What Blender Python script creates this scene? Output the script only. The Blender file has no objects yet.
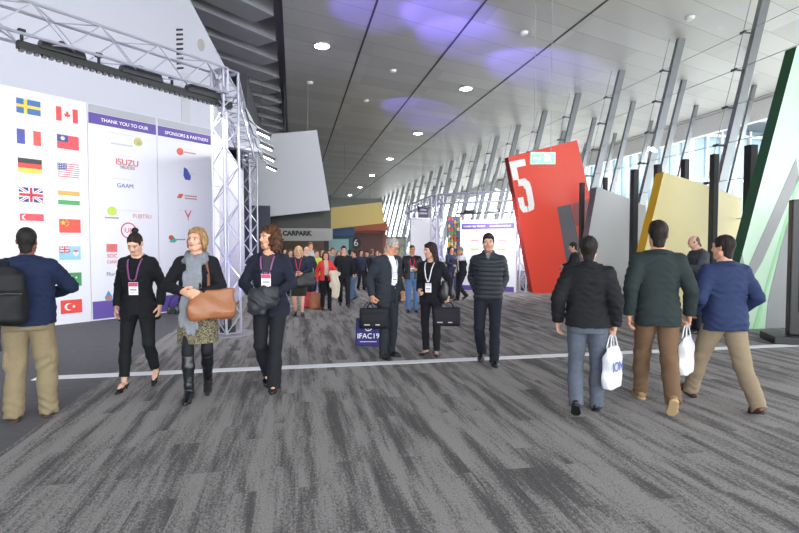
import bpy, bmesh, math, random
import numpy as np
from math import sin, cos, pi, radians as rad, sqrt, atan2, tan

scene = bpy.context.scene
COL = scene.collection
random.seed(7)

# ------------------------------------------------------------------ camera frame (24 mm lens, eye height 1.65 m)
FPX, CX, CY = 532.7, 399.5, 266.5
YAW, PITCH, EYE = rad(11.25), rad(2.3), 1.65
CF = np.array([sin(YAW) * cos(PITCH), cos(YAW) * cos(PITCH), -sin(PITCH)])
CR = np.array([cos(YAW), -sin(YAW), 0.0])
CU = np.cross(CR, CF)
CAM = np.array([0.0, 0.0, EYE])

def ray(px, py):
    return CF + CR * (px - CX) / FPX - CU * (py - CY) / FPX
def ground(px, py, z=0.0):
    r = ray(px, py); t = (z - EYE) / r[2]; return CAM + r * t
def at(px, py, d):
    return CAM + ray(px, py) * d
def on_plane(px, py, p0, n):
    r = ray(px, py); t = np.dot(np.asarray(p0) - CAM, n) / np.dot(r, n); return CAM + r * t

# ------------------------------------------------------------------ object helpers
def link(o, parent=None):
    COL.objects.link(o)
    if parent is not None:
        o.parent = parent
    return o
def tag(o, label=None, cat=None, group=None, kind=None):
    if label: o['label'] = label
    if cat: o['category'] = cat
    if group: o['group'] = group
    if kind: o['kind'] = kind
    return o
def empty(name, loc=(0, 0, 0), rz=0.0, label=None, cat=None, group=None):
    o = bpy.data.objects.new(name, None); link(o)
    o.location = loc; o.rotation_euler = (0, 0, rz); o.empty_display_size = .1
    return tag(o, label, cat, group)
def mesh_obj(name, verts, faces, mats, parent=None, smooth=True, midx=None, loc=None, rz=0.0):
    me = bpy.data.meshes.new(name)
    me.from_pydata([tuple(v) for v in verts], [], [tuple(f) for f in faces])
    if not isinstance(mats, (list, tuple)): mats = [mats]
    for m in mats: me.materials.append(m)
    if midx is not None: me.polygons.foreach_set('material_index', midx)
    me.polygons.foreach_set('use_smooth', [smooth] * len(me.polygons))
    me.update()
    o = bpy.data.objects.new(name, me); link(o, parent)
    if loc is not None: o.location = loc
    o.rotation_euler = (0, 0, rz)
    return o
def copy_tree(o, parent=None):
    c = o.copy(); COL.objects.link(c); c.parent = parent
    for ch in list(o.children): copy_tree(ch, c)
    return c

class MB:
    """collects shapes into one mesh"""
    def __init__(s): s.v = []; s.f = []; s.m = []
    def _add(s, v, f, m=0):
        n = len(s.v); s.v += [tuple(map(float, p)) for p in v]
        s.f += [tuple(i + n for i in q) for q in f]; s.m += [m] * len(f); return s
    def box(s, lo, hi, m=0, bev=0.0):
        x0, y0, z0 = lo; x1, y1, z1 = hi
        if bev <= 0:
            v = [(x0,y0,z0),(x1,y0,z0),(x1,y1,z0),(x0,y1,z0),(x0,y0,z1),(x1,y0,z1),(x1,y1,z1),(x0,y1,z1)]
            f = [(3,2,1,0),(4,5,6,7),(0,1,5,4),(1,2,6,5),(2,3,7,6),(3,0,4,7)]
            return s._add(v, f, m)
        bm = bmesh.new(); bmesh.ops.create_cube(bm, size=1)
        for q in bm.verts:
            q.co = ((x0+x1)/2 + q.co.x*(x1-x0), (y0+y1)/2 + q.co.y*(y1-y0), (z0+z1)/2 + q.co.z*(z1-z0))
        bmesh.ops.bevel(bm, geom=list(bm.edges), offset=bev, segments=2, affect='EDGES', profile=.5)
        bm.verts.index_update()
        v = [tuple(q.co) for q in bm.verts]; f = [[q.index for q in p.verts] for p in bm.faces]; bm.free()
        return s._add(v, f, m)
    def obox(s, a, b, w, t, up=(0, 0, 1), m=0):
        """bar of rectangular section from a to b: w across, t along up"""
        a = np.asarray(a, float); b = np.asarray(b, float); d = b - a; d /= np.linalg.norm(d)
        up = np.asarray(up, float)
        r = np.cross(d, up)
        if np.linalg.norm(r) < 1e-6: r = np.cross(d, (1, 0, 0))
        r /= np.linalg.norm(r); u = np.cross(r, d)
        v = []
        for p in (a, b):
            for i, j in ((-1,-1),(1,-1),(1,1),(-1,1)):
                v.append(p + r*i*w/2 + u*j*t/2)
        return s._add(v, [(0,1,2,3),(7,6,5,4),(0,4,5,1),(1,5,6,2),(2,6,7,3),(3,7,4,0)], m)
    def tube(s, pts, r, n=8, m=0, closed=False):
        pts = [np.asarray(p, float) for p in pts]; N = len(pts)
        rr = r if isinstance(r, (list, tuple)) else [r]*N
        v = []; prev = None
        for i, p in enumerate(pts):
            if closed: d = pts[(i+1) % N] - pts[i-1]
            else: d = pts[min(i+1, N-1)] - pts[max(i-1, 0)]
            d = d / (np.linalg.norm(d) + 1e-12)
            if prev is None:
                a = np.cross(d, (0, 0, 1))
                if np.linalg.norm(a) < 1e-3: a = np.cross(d, (0, 1, 0))
            else: a = prev - d*np.dot(prev, d)
            a /= np.linalg.norm(a); prev = a; b = np.cross(d, a)
            for k in range(n):
                t = 2*pi*k/n; v.append(p + (a*cos(t) + b*sin(t))*rr[i])
        f = []
        for i in range(N if closed else N-1):
            j = (i+1) % N
            for k in range(n):
                k2 = (k+1) % n
                f.append((i*n+k, i*n+k2, j*n+k2, j*n+k))
        if not closed:
            f.append(tuple(range(n-1, -1, -1))); f.append(tuple((N-1)*n + k for k in range(n)))
        return s._add(v, f, m)
    def ribbon(s, pts, nrm, w, t, m=0, closed=False):
        """flat strap along pts; nrm = outward normals (one or per point)"""
        pts = [np.asarray(p, float) for p in pts]; N = len(pts); v = []
        for i, p in enumerate(pts):
            if closed: d = pts[(i+1) % N] - pts[i-1]
            else: d = pts[min(i+1, N-1)] - pts[max(i-1, 0)]
            d /= np.linalg.norm(d) + 1e-12
            nn = np.asarray(nrm[i] if hasattr(nrm[0], '__len__') else nrm, float)
            nn = nn - d*np.dot(nn, d); nn /= np.linalg.norm(nn) + 1e-12
            c = np.cross(d, nn)
            for i2, j2 in ((-1,-1),(1,-1),(1,1),(-1,1)): v.append(p + c*i2*w/2 + nn*j2*t/2)
        f = []
        for i in range(N if closed else N-1):
            j = (i+1) % N
            for k in range(4):
                k2 = (k+1) % 4; f.append((i*4+k, i*4+k2, j*4+k2, j*4+k))
        if not closed: f += [(3,2,1,0), tuple((N-1)*4+k for k in range(4))]
        return s._add(v, f, m)
    def prism(s, poly, a, b, m=0, tr=None, mside=None):
        """poly in (u,v) extruded from depth a to b; tr maps (u,v,w)->xyz"""
        tr = tr or (lambda u, v, w: (u, w, v)); n = len(poly)
        v = [tr(u, q, a) for u, q in poly] + [tr(u, q, b) for u, q in poly]
        s._add(v, [tuple(range(n)), tuple(range(2*n-1, n-1, -1))], m)
        k = len(s.v) - 2*n
        s.f += [(k+(i+1) % n, k+i, k+n+i, k+n+(i+1) % n) for i in range(n)]
        s.m += [m if mside is None else mside]*n
        return s
    def cyl(s, c, r, h, n=20, m=0, r2=None):
        r2 = r if r2 is None else r2
        v = [(c[0]+r*cos(2*pi*k/n), c[1]+r*sin(2*pi*k/n), c[2]) for k in range(n)] + \
            [(c[0]+r2*cos(2*pi*k/n), c[1]+r2*sin(2*pi*k/n), c[2]+h) for k in range(n)]
        f = [tuple(range(n-1, -1, -1)), tuple(range(n, 2*n))] + [(k, (k+1) % n, n+(k+1) % n, n+k) for k in range(n)]
        return s._add(v, f, m)
    def build(s, name, mats, parent=None, smooth=False, loc=None, rz=0.0, fix=True):
        o = mesh_obj(name, s.v, s.f, mats, parent, smooth, s.m, loc, rz)
        if fix:
            bm = bmesh.new(); bm.from_mesh(o.data)
            bmesh.ops.recalc_face_normals(bm, faces=bm.faces); bm.to_mesh(o.data); bm.free()
        return o

# ------------------------------------------------------------------ materials
def lin(c):
    return tuple(((x/12.92) if x <= .04045 else ((x+.055)/1.055)**2.4) for x in c)
def hexc(h):
    h = h.lstrip('#'); return lin([int(h[i:i+2], 16)/255 for i in (0, 2, 4)])
_M = {}
def new_mat(name):
    m = bpy.data.materials.new(name); m.use_nodes = True
    nt = m.node_tree; b = nt.nodes['Principled BSDF']
    return m, nt, b
def plain(name, col, rough=.5, metal=0.0, noise=.06, nscale=6.0, bump=0.0, bscale=60.0, coat=0.0, emit=0.0, emitcol=None):
    if name in _M: return _M[name]
    if isinstance(col, str): col = hexc(col)
    m, nt, b = new_mat(name)
    b.inputs['Roughness'].default_value = rough; b.inputs['Metallic'].default_value = metal
    b.inputs['Coat Weight'].default_value = coat
    tc = nt.nodes.new('ShaderNodeTexCoord')
    n = nt.nodes.new('ShaderNodeTexNoise'); n.inputs['Scale'].default_value = nscale; n.inputs['Detail'].default_value = 4
    nt.links.new(tc.outputs['Object'], n.inputs['Vector'])
    mx = nt.nodes.new('ShaderNodeMix'); mx.data_type = 'RGBA'
    mx.inputs['A'].default_value = (*[max(0, c*(1-noise)) for c in col], 1)
    mx.inputs['B'].default_value = (*[min(1, c*(1+noise)) for c in col], 1)
    nt.links.new(n.outputs['Fac'], mx.inputs['Factor']); nt.links.new(mx.outputs['Result'], b.inputs['Base Color'])
    if bump > 0:
        n2 = nt.nodes.new('ShaderNodeTexNoise'); n2.inputs['Scale'].default_value = bscale; n2.inputs['Detail'].default_value = 3
        nt.links.new(tc.outputs['Object'], n2.inputs['Vector'])
        bp = nt.nodes.new('ShaderNodeBump'); bp.inputs['Strength'].default_value = bump; bp.inputs['Distance'].default_value = .01
        nt.links.new(n2.outputs['Fac'], bp.inputs['Height']); nt.links.new(bp.outputs['Normal'], b.inputs['Normal'])
    if emit > 0:
        b.inputs['Emission Color'].default_value = (*(emitcol or col), 1); b.inputs['Emission Strength'].default_value = emit
    _M[name] = m; return m
def cloth(col, rough=.9, pat=0.12, scale=45.0, sheen=.1):
    key = 'cloth_%s_%.2f_%.2f_%.0f' % (col, rough, pat, scale)
    if key in _M: return _M[key]
    m = plain(key, col, rough, noise=pat, nscale=scale, bump=.25, bscale=140)
    b = m.node_tree.nodes['Principled BSDF']; b.inputs['Specular IOR Level'].default_value = .3 if rough > .6 else .5
    return m
def tweed(c1, c2, scale=90):
    key = 'tweed_' + c1 + c2
    if key in _M: return _M[key]
    m, nt, b = new_mat(key); b.inputs['Roughness'].default_value = .95
    tc = nt.nodes.new('ShaderNodeTexCoord')
    v = nt.nodes.new('ShaderNodeTexVoronoi'); v.inputs['Scale'].default_value = scale
    nt.links.new(tc.outputs['Object'], v.inputs['Vector'])
    r = nt.nodes.new('ShaderNodeValToRGB'); r.color_ramp.elements[0].color = (*hexc(c1), 1); r.color_ramp.elements[1].color = (*hexc(c2), 1)
    r.color_ramp.elements[0].position = .25; r.color_ramp.elements[1].position = .7
    nt.links.new(v.outputs['Color'], r.inputs['Fac']); nt.links.new(r.outputs['Color'], b.inputs['Base Color'])
    _M[key] = m; return m
def hair_mat(c1, c2=None):
    key = 'hair_' + c1
    if key in _M: return _M[key]
    m, nt, b = new_mat(key); b.inputs['Roughness'].default_value = .65; b.inputs['Specular IOR Level'].default_value = .25
    c1 = hexc(c1); c2 = hexc(c2) if c2 else tuple(x*1.8+.01 for x in c1)
    tc = nt.nodes.new('ShaderNodeTexCoord'); mp = nt.nodes.new('ShaderNodeMapping'); mp.inputs['Scale'].default_value = (110, 110, 14)
    n = nt.nodes.new('ShaderNodeTexNoise'); n.inputs['Scale'].default_value = 1.0; n.inputs['Detail'].default_value = 3; n.inputs['Distortion'].default_value = .6
    nt.links.new(tc.outputs['Object'], mp.inputs['Vector']); nt.links.new(mp.outputs['Vector'], n.inputs['Vector'])
    r = nt.nodes.new('ShaderNodeValToRGB'); r.color_ramp.elements[0].position = .35; r.color_ramp.elements[1].position = .7
    r.color_ramp.elements[0].color = (*c1, 1); r.color_ramp.elements[1].color = (*c2, 1)
    nt.links.new(n.outputs['Fac'], r.inputs['Fac']); nt.links.new(r.outputs['Color'], b.inputs['Base Color'])
    bp = nt.nodes.new('ShaderNodeBump'); bp.inputs['Strength'].default_value = .5; bp.inputs['Distance'].default_value = .006
    nt.links.new(n.outputs['Fac'], bp.inputs['Height']); nt.links.new(bp.outputs['Normal'], b.inputs['Normal'])
    _M[key] = m; return m
def skin_mat():
    if 'skin' in _M: return _M['skin']
    m, nt, b = new_mat('skin'); b.inputs['Roughness'].default_value = .48
    a = nt.nodes.new('ShaderNodeAttribute'); a.attribute_name = 'tone'
    tc = nt.nodes.new('ShaderNodeTexCoord'); n = nt.nodes.new('ShaderNodeTexNoise'); n.inputs['Scale'].default_value = 40
    nt.links.new(tc.outputs['Object'], n.inputs['Vector'])
    mx = nt.nodes.new('ShaderNodeMix'); mx.data_type = 'RGBA'; mx.blend_type = 'MULTIPLY'; mx.inputs['Factor'].default_value = .25
    nt.links.new(a.outputs['Color'], mx.inputs['A']); nt.links.new(n.outputs['Color'], mx.inputs['B'])
    mx2 = nt.nodes.new('ShaderNodeMix'); mx2.data_type = 'RGBA'; mx2.inputs['Factor'].default_value = .12
    nt.links.new(a.outputs['Color'], mx2.inputs['A']); nt.links.new(mx.outputs['Result'], mx2.inputs['B'])
    nt.links.new(mx2.outputs['Result'], b.inputs['Base Color'])
    b.inputs['Subsurface Weight'].default_value = .08; b.inputs['Subsurface Radius'].default_value = (.02, .008, .004); b.inputs['Subsurface Scale'].default_value = .3
    _M['skin'] = m; return m

# ------------------------------------------------------------------ implicit surfaces (grid + surface nets)
def vec(*a): return np.array(a, float)
def unit(v): v = np.asarray(v, float); return v/(np.linalg.norm(v) + 1e-12)
def rot(axis, deg):
    a = unit(axis); t = rad(deg); K = np.array([[0,-a[2],a[1]],[a[2],0,-a[0]],[-a[1],a[0],0]])
    return np.eye(3) + sin(t)*K + (1-cos(t))*K@K
RX = lambda d: rot((1,0,0), d)
RY = lambda d: rot((0,1,0), d)
RZ = lambda d: rot((0,0,1), d)

def axis_coords(lo, hi, h, fine=None, hf=None):
    if fine is None: return np.arange(lo, hi + h, h, dtype=np.float32)
    a, b = max(fine[0], lo), min(fine[1], hi)
    if b <= a: return np.arange(lo, hi + h, h, dtype=np.float32)
    parts = []
    if a > lo: parts.append(np.linspace(lo, a, max(2, int((a-lo)/h)+1), endpoint=False))
    parts.append(np.linspace(a, b, max(2, int((b-a)/hf)+1), endpoint=False))
    parts.append(np.linspace(b, hi, max(2, int((hi-b)/h)+2)) if hi - b > 1e-6 else np.array([hi]))
    return np.concatenate(parts).astype(np.float32)

class Field:
    def __init__(s, lo, hi, h, fine=None, hf=None):
        f = fine or (None, None, None)
        s.ax = [axis_coords(lo[i], hi[i], h, f[i], hf) for i in range(3)]
        s.D = np.full([len(a) for a in s.ax], .5, np.float32)
    def sl(s, lo, hi):
        r = []
        for i in range(3):
            a = int(np.searchsorted(s.ax[i], lo[i])); b = int(np.searchsorted(s.ax[i], hi[i]))
            r.append(slice(max(a-1, 0), min(b+1, len(s.ax[i]))))
        return tuple(r)
    def co(s, q):
        return (s.ax[0][q[0]][:,None,None], s.ax[1][q[1]][None,:,None], s.ax[2][q[2]][None,None,:])
    def op(s, fn, lo, hi, k=0.0, mode='add'):
        q = s.sl(lo, hi)
        if any(x.stop <= x.start for x in q): return s
        d = fn(*s.co(q)); A = s.D[q]
        if mode == 'sub':
            A = -A
        if mode == 'cut': A = -A; d = -d        # intersect
        if k > 0:
            hh = np.maximum(k - np.abs(A - d), 0)/k
            r = np.minimum(A, d) - hh*hh*k*.25
        else: r = np.minimum(A, d)
        s.D[q] = r if mode == 'add' else -r
        return s
    # primitives
    def cone(s, a, b, ra, rb, k=.02, flat=None, fs=1.0, mode='add', post=None, cap=False):
        a = np.asarray(a, float); b = np.asarray(b, float); ab = b - a; L2 = float(ab@ab) + 1e-12; L = sqrt(L2)
        R = max(ra, rb) + k + .03
        def fn(X, Y, Z):
            px, py, pz = X-a[0], Y-a[1], Z-a[2]
            t = np.clip((px*ab[0] + py*ab[1] + pz*ab[2])/L2, 0, 1)
            qx, qy, qz = px - t*ab[0], py - t*ab[1], pz - t*ab[2]
            if flat is not None:
                e = qx*flat[0] + qy*flat[1] + qz*flat[2]
                dd = qx*qx + qy*qy + qz*qz + e*e*(fs*fs - 1)
            else: dd = qx*qx + qy*qy + qz*qz
            d = np.sqrt(dd) - (ra + (rb-ra)*t)
            if flat is not None: d = d/max(1.0, .5*(1+fs))
            if post is not None: d = d + post(X, Y, Z, t)
            if cap: d = np.maximum(d, (px*ab[0] + py*ab[1] + pz*ab[2] - L2)/L)
            return d
        return s.op(fn, np.minimum(a, b) - R, np.maximum(a, b) + R, k, mode)
    def chain(s, pts, rs, k=.02, flat=None, fs=1.0):
        for i in range(len(pts)-1): s.cone(pts[i], pts[i+1], rs[i], rs[i+1], k, flat, fs)
        return s
    def ell(s, c, r, R=None, k=.02, mode='add'):
        c = np.asarray(c, float); r = np.asarray(r, float); R = np.eye(3) if R is None else R
        m = float(max(r)) + k + .02
        def fn(X, Y, Z):
            px, py, pz = X-c[0], Y-c[1], Z-c[2]
            l = [R[0][i]*px + R[1][i]*py + R[2][i]*pz for i in range(3)]
            k0 = np.sqrt((l[0]/r[0])**2 + (l[1]/r[1])**2 + (l[2]/r[2])**2) + 1e-9
            k1 = np.sqrt((l[0]/r[0]**2)**2 + (l[1]/r[1]**2)**2 + (l[2]/r[2]**2)**2) + 1e-9
            return k0*(k0-1)/k1
        return s.op(fn, c - m, c + m, k, mode)
    def loft(s, o, R, rows, k=.02, p=2.3, mode='add', post=None):
        """stack of superellipses along local z: rows (z, rx, ry, cy)"""
        o = np.asarray(o, float); T = np.array(rows, float)
        if T.shape[1] == 3: T = np.c_[T, np.zeros(len(T))]
        m = max(T[:,1].max(), T[:,2].max()) + k + .06
        ends = [o + R@vec(0, r[3], r[0]) for r in T]
        lo = np.min(ends, 0) - m; hi = np.max(ends, 0) + m
        def fn(X, Y, Z):
            px, py, pz = X-o[0], Y-o[1], Z-o[2]
            l = [R[0][i]*px + R[1][i]*py + R[2][i]*pz for i in range(3)]
            z = np.broadcast_to(l[2], np.broadcast(X, Y, Z).shape)
            rx = np.interp(z, T[:,0], T[:,1]); ry = np.interp(z, T[:,0], T[:,2]); cy = np.interp(z, T[:,0], T[:,3])
            g = (np.abs(l[0]/rx)**p + np.abs((l[1]-cy)/ry)**p)**(1/p)
            d = (g - 1)*np.minimum(rx, ry)
            if post is not None: d = d + post(l[0], l[1], l[2])
            return np.maximum(d, np.maximum(T[0,0] - z, z - T[-1,0])).astype(np.float32)
        return s.op(fn, lo, hi, k, mode)
    def region(s, fn, lo, hi, k=.0, mode='sub'):
        return s.op(fn, np.asarray(lo, float), np.asarray(hi, float), k, mode)
    def disp(s, fn):
        q = tuple(slice(0, n) for n in s.D.shape)
        m = np.abs(s.D) < .08
        s.D = np.where(m, s.D + fn(*s.co(q)), s.D).astype(np.float32); return s
    def mesh(s, smooth=1):
        return nets(s.D, s.ax, smooth)

def nets(D, ax, smooth=1):
    D = D.copy()
    D[0] = D[-1] = .1; D[:,0] = D[:,-1] = .1; D[:,:,0] = D[:,:,-1] = .1
    I = D < 0
    n = [I[i:I.shape[0]-1+i, j:I.shape[1]-1+j, k:I.shape[2]-1+k] for i in (0,1) for j in (0,1) for k in (0,1)]
    any_ = n[0].copy(); all_ = n[0].copy()
    for a in n[1:]: any_ |= a; all_ &= a
    act = any_ & ~all_
    C = np.argwhere(act)
    if len(C) == 0: return np.zeros((0,3)), np.zeros((0,4), int)
    cid = np.full(act.shape, -1, np.int32); cid[act] = np.arange(len(C))
    val = [[[D[C[:,0]+i, C[:,1]+j, C[:,2]+k] for k in (0,1)] for j in (0,1)] for i in (0,1)]
    acc = np.zeros((len(C), 3)); cnt = np.zeros(len(C))
    for axis in range(3):
        for u in (0,1):
            for w in (0,1):
                o0 = [u, w]; o0.insert(axis, 0); o1 = [u, w]; o1.insert(axis, 1)
                a = val[o0[0]][o0[1]][o0[2]]; b = val[o1[0]][o1[1]][o1[2]]
                x = (a < 0) != (b < 0)
                t = np.where(x, a/np.where(x, a-b, 1), 0)
                p = np.array(o0, float)[None].repeat(len(C), 0); p[:,axis] = t
                acc[x] += p[x]; cnt[x] += 1
    P = C + acc/cnt[:,None]
    V = np.stack([np.interp(P[:,i], np.arange(len(ax[i])), ax[i]) for i in range(3)], 1)
    F = []
    for axis in range(3):
        sa = [slice(None)]*3; sb = [slice(None)]*3; sa[axis] = slice(0, -1); sb[axis] = slice(1, None)
        A = I[tuple(sa)]; B = I[tuple(sb)]
        E = np.argwhere(A != B)
        o = [i for i in range(3) if i != axis]
        E = E[(E[:,o[0]] > 0) & (E[:,o[1]] > 0) & (E[:,o[0]] < I.shape[o[0]]-1) & (E[:,o[1]] < I.shape[o[1]]-1)]
        ins = A[E[:,0], E[:,1], E[:,2]]
        q = []
        for da, db in ((1,1),(0,1),(0,0),(1,0)):
            e = E.copy(); e[:,o[0]] -= da; e[:,o[1]] -= db
            q.append(cid[e[:,0], e[:,1], e[:,2]])
        Q = np.stack(q, 1)
        fl = ins if axis != 1 else ~ins
        Q[~fl] = Q[~fl][:,::-1]
        F.append(Q)
    F = np.concatenate(F); F = F[(F >= 0).all(1)]
    if smooth:
        e0 = np.concatenate([F[:,i] for i in (0,1,2,3)]); e1 = np.concatenate([F[:,i] for i in (1,2,3,0)])
        i0 = np.concatenate([e0, e1]); i1 = np.concatenate([e1, e0])
        c = np.maximum(np.bincount(i0, minlength=len(V)), 1)
        for _ in range(smooth):
            S = np.stack([np.bincount(i0, weights=V[i1, j], minlength=len(V)) for j in range(3)], 1)
            V = .5*V + .5*S/c[:,None]
    return V, F

def np_obj(name, V, F, mat, parent=None, smooth=True):
    me = bpy.data.meshes.new(name)
    me.vertices.add(len(V)); me.vertices.foreach_set('co', np.ascontiguousarray(V, np.float32).ravel())
    me.loops.add(F.size); me.loops.foreach_set('vertex_index', np.ascontiguousarray(F, np.int32).ravel())
    me.polygons.add(len(F)); me.polygons.foreach_set('loop_start', np.arange(0, F.size, 4, dtype=np.int32))
    me.polygons.foreach_set('use_smooth', np.full(len(F), smooth))
    me.update(calc_edges=True); me.validate()
    me.materials.append(mat)
    o = bpy.data.objects.new(name, me); link(o, parent); return o

def wob(X, Y, Z, f=1.0, ph=0.0):
    return (np.sin(X*31*f + 1.7*np.sin(Z*19*f + ph) + ph) * np.sin(Y*29*f + 1.3*np.sin(X*17*f) + 2*ph)
            + .6*np.sin(Z*43*f + 2*np.sin(X*23*f + ph) + 1.5*np.sin(Y*21*f)))
# ------------------------------------------------------------------ people
# standard figure 1.75 m tall, facing -Y, its own left at +X; scaled to the wanted height at the end
def ik(a, t, l1, l2, pole):
    d = t - a; L = np.linalg.norm(d); u = d/(L + 1e-9); L = min(L, (l1+l2)*.998)
    x = (l1*l1 - l2*l2 + L*L)/(2*L); h = sqrt(max(l1*l1 - x*x, 0))
    p = np.asarray(pole, float); p = p - u*np.dot(p, u); p = unit(p)
    return a + u*x + p*h, a + u*L

MALE = dict(sw=.172, hip=.09, torso=[(.80,.165,.110,.012),(.90,.172,.122,.012),(1.0,.158,.112,.0),(1.1,.152,.105,-.006),(1.22,.165,.112,0),(1.33,.178,.115,0),(1.40,.175,.098,.008),(1.455,.115,.072,.015),(1.50,.06,.058,.018)])
FEM = dict(sw=.146, hip=.088, torso=[(.80,.168,.112,.014),(.90,.176,.122,.016),(1.0,.150,.105,.004),(1.09,.130,.092,-.004),(1.2,.142,.105,-.012),(1.3,.152,.115,-.014),(1.38,.15,.092,.004),(1.45,.10,.066,.014),(1.50,.052,.052,.018)])

def sole_z(R):
    pts = [vec(x, y, -.088) for x in (-.03,.03) for y in (.055, -.02, -.115, -.165)]
    return max(-(R@p)[2] for p in pts)

def skel(P):
    B = FEM if P.get('sex') == 'f' else MALE
    S = dict(B=B, fem=P.get('sex') == 'f', bulk=P.get('bulk', 1.0))
    hl = P.get('heels', 0.0)
    ank = []; FR = []
    for f in P['feet']:                                   # (x, y, pitch, yaw, lift): left then right
        x, y, pit, yaw, lift = (list(f) + [0, 0, 0, 0, 0])[:5]
        R = RZ(yaw) @ RX(pit); z = sole_z(R) + lift
        if hl: z += hl*.55
        ank.append(vec(x, y, z)); FR.append(R)
    pc = P.get('pelvis', ((ank[0][0]+ank[1][0])/2, (ank[0][1]+ank[1][1])/2))
    Rp = RZ(P.get('hipyaw', 0))
    hips0 = [Rp@vec(s*B['hip'], 0, 0) + vec(pc[0], pc[1], 0) for s in (1, -1)]
    LT, LS = .425, .405
    zs = []
    for h, a in zip(hips0, ank):
        dd = (h[0]-a[0])**2 + (h[1]-a[1])**2
        zs.append(a[2] + sqrt(max((LT+LS)**2*.994 - dd, .01)))
    hz = min(min(zs), .925 + hl*.6)
    S['hips'] = [h + vec(0, 0, hz) for h in hips0]
    S['ank'] = ank; S['FR'] = FR; S['knee'] = []
    for i, (h, a) in enumerate(zip(S['hips'], ank)):
        fwd = FR[i]@vec(0, -1, 0); fwd = vec(fwd[0], fwd[1], .15)
        k, a2 = ik(h, a, LT, LS, fwd + vec((.1 if i == 0 else -.1), -.3, 0)); S['knee'].append(k); ank[i] = a2
    dz = hz - .90                                          # standing figure has hips at .90
    S['dz'] = dz
    wp = vec(pc[0], pc[1], 1.0 + dz)
    RT = Rp @ RZ(P.get('twist', 0)) @ RX(P.get('lean', 0)) @ RY(P.get('side', 0))
    S['RT'] = RT; S['wp'] = wp; S['Rp'] = Rp
    S['T'] = lambda x, y, z: wp + RT@vec(x, y, z - 1.0)     # torso point in standing coordinates
    S['to'] = wp - RT@vec(0, 0, 1.0)                        # origin for torso lofts whose z is the standing height
    S['po'] = vec(pc[0], pc[1], dz)
    sh = P.get('shrug', 0)
    S['sh'] = [S['T'](s*B['sw']*S['bulk']**.5, .012, 1.398 + sh) for s in (1, -1)]
    UA, FA = .285, .255
    S['elb'] = []; S['wr'] = []; S['hand'] = []
    for i, a in enumerate(P['arms']):                      # dict(to=(x,y,z), pole=(..), pn, hd, curl)
        s = 1 if i == 0 else -1
        t = np.array(a['to'], float); t = t + vec(pc[0], pc[1], dz)
        if not a.get('abs'):
            t = wp + RT@(vec(a['to'][0], a['to'][1], a['to'][2] - 1.0))
        e, w = ik(S['sh'][i], t, UA, FA, RT@vec(*a.get('pole', (s*.5, 1, -.1))))
        d = unit(w - e)
        hd = unit(RT@vec(*a['hd'])) if 'hd' in a else d
        pn = RT@vec(*a.get('pn', (-s, 0, 0))); pn = unit(pn - hd*np.dot(pn, hd))
        S['elb'].append(e); S['wr'].append(w); S['hand'].append((hd, pn, a.get('curl', 22)))
    S['neck'] = S['T'](0, .018, 1.46)
    hp = P.get('head', (0, 0, 0))                          # yaw (left +), pitch (down +), roll
    RH = RT @ RZ(hp[0]) @ RX(-P.get('lean', 0)*.7 + hp[1]) @ RY(hp[2])
    S['RH'] = RH
    S['hc'] = S['T'](0, .008, 1.525) + RH@vec(0, -.004 if hp[1] == 0 else -.012, .112)
    S['Hd'] = lambda x, y, z: S['hc'] + RH@vec(x, y, z)
    return S

def hand_shape(F, w, hd, pn, left, curl, k=.006):
    ax = np.cross(hd, pn); th = -ax if left else ax        # towards the thumb
    kn = w + hd*.088
    F.cone(w + hd*.005, w + hd*.03, .026, .031, .012, pn, 1.5)
    for o in (-.024, -.008, .008, .024):
        F.cone(w + hd*.025 + th*o*.7, kn + th*o - hd*abs(o)*.25, .015, .0115, .01, pn, 1.15)
    L = [.073, .082, .077, .06]
    for j, o in enumerate((.031, .0105, -.0105, -.0305)):
        b = kn + th*o - hd*(abs(o)*.3 if o < 0 else abs(o)*.1)
        c = rad(curl*(1 + .12*j)); d1 = hd*cos(c) + pn*sin(c); c2 = c*2.1; d2 = hd*cos(c2) + pn*sin(c2); c3 = min(c*2.9, 3.6); d3 = hd*cos(c3) + pn*sin(c3)
        m = b + d1*L[j]*.46; n = m + d2*L[j]*.32; t = n + d3*L[j]*.24
        F.cone(b, m, .0098, .0088, k); F.cone(m, n, .0088, .0082, k); F.cone(n, t, .0082, .0068, k)
    b = w + hd*.022 + th*.026; m = b + (hd*.62 + th*.62 + pn*.42)*.042
    F.cone(w + hd*.015 + th*.012, b, .019, .0165, .01); F.cone(b, m, .0155, .0115, .008)
    n = m + unit(hd*.85 + th*.22 + pn*(.25 + curl*.012))*.031; F.cone(m, n, .0112, .0102, k)
    F.cone(n, n + unit(hd*.8 + pn*(.35 + curl*.016))*.022, .0102, .008, k)

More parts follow.
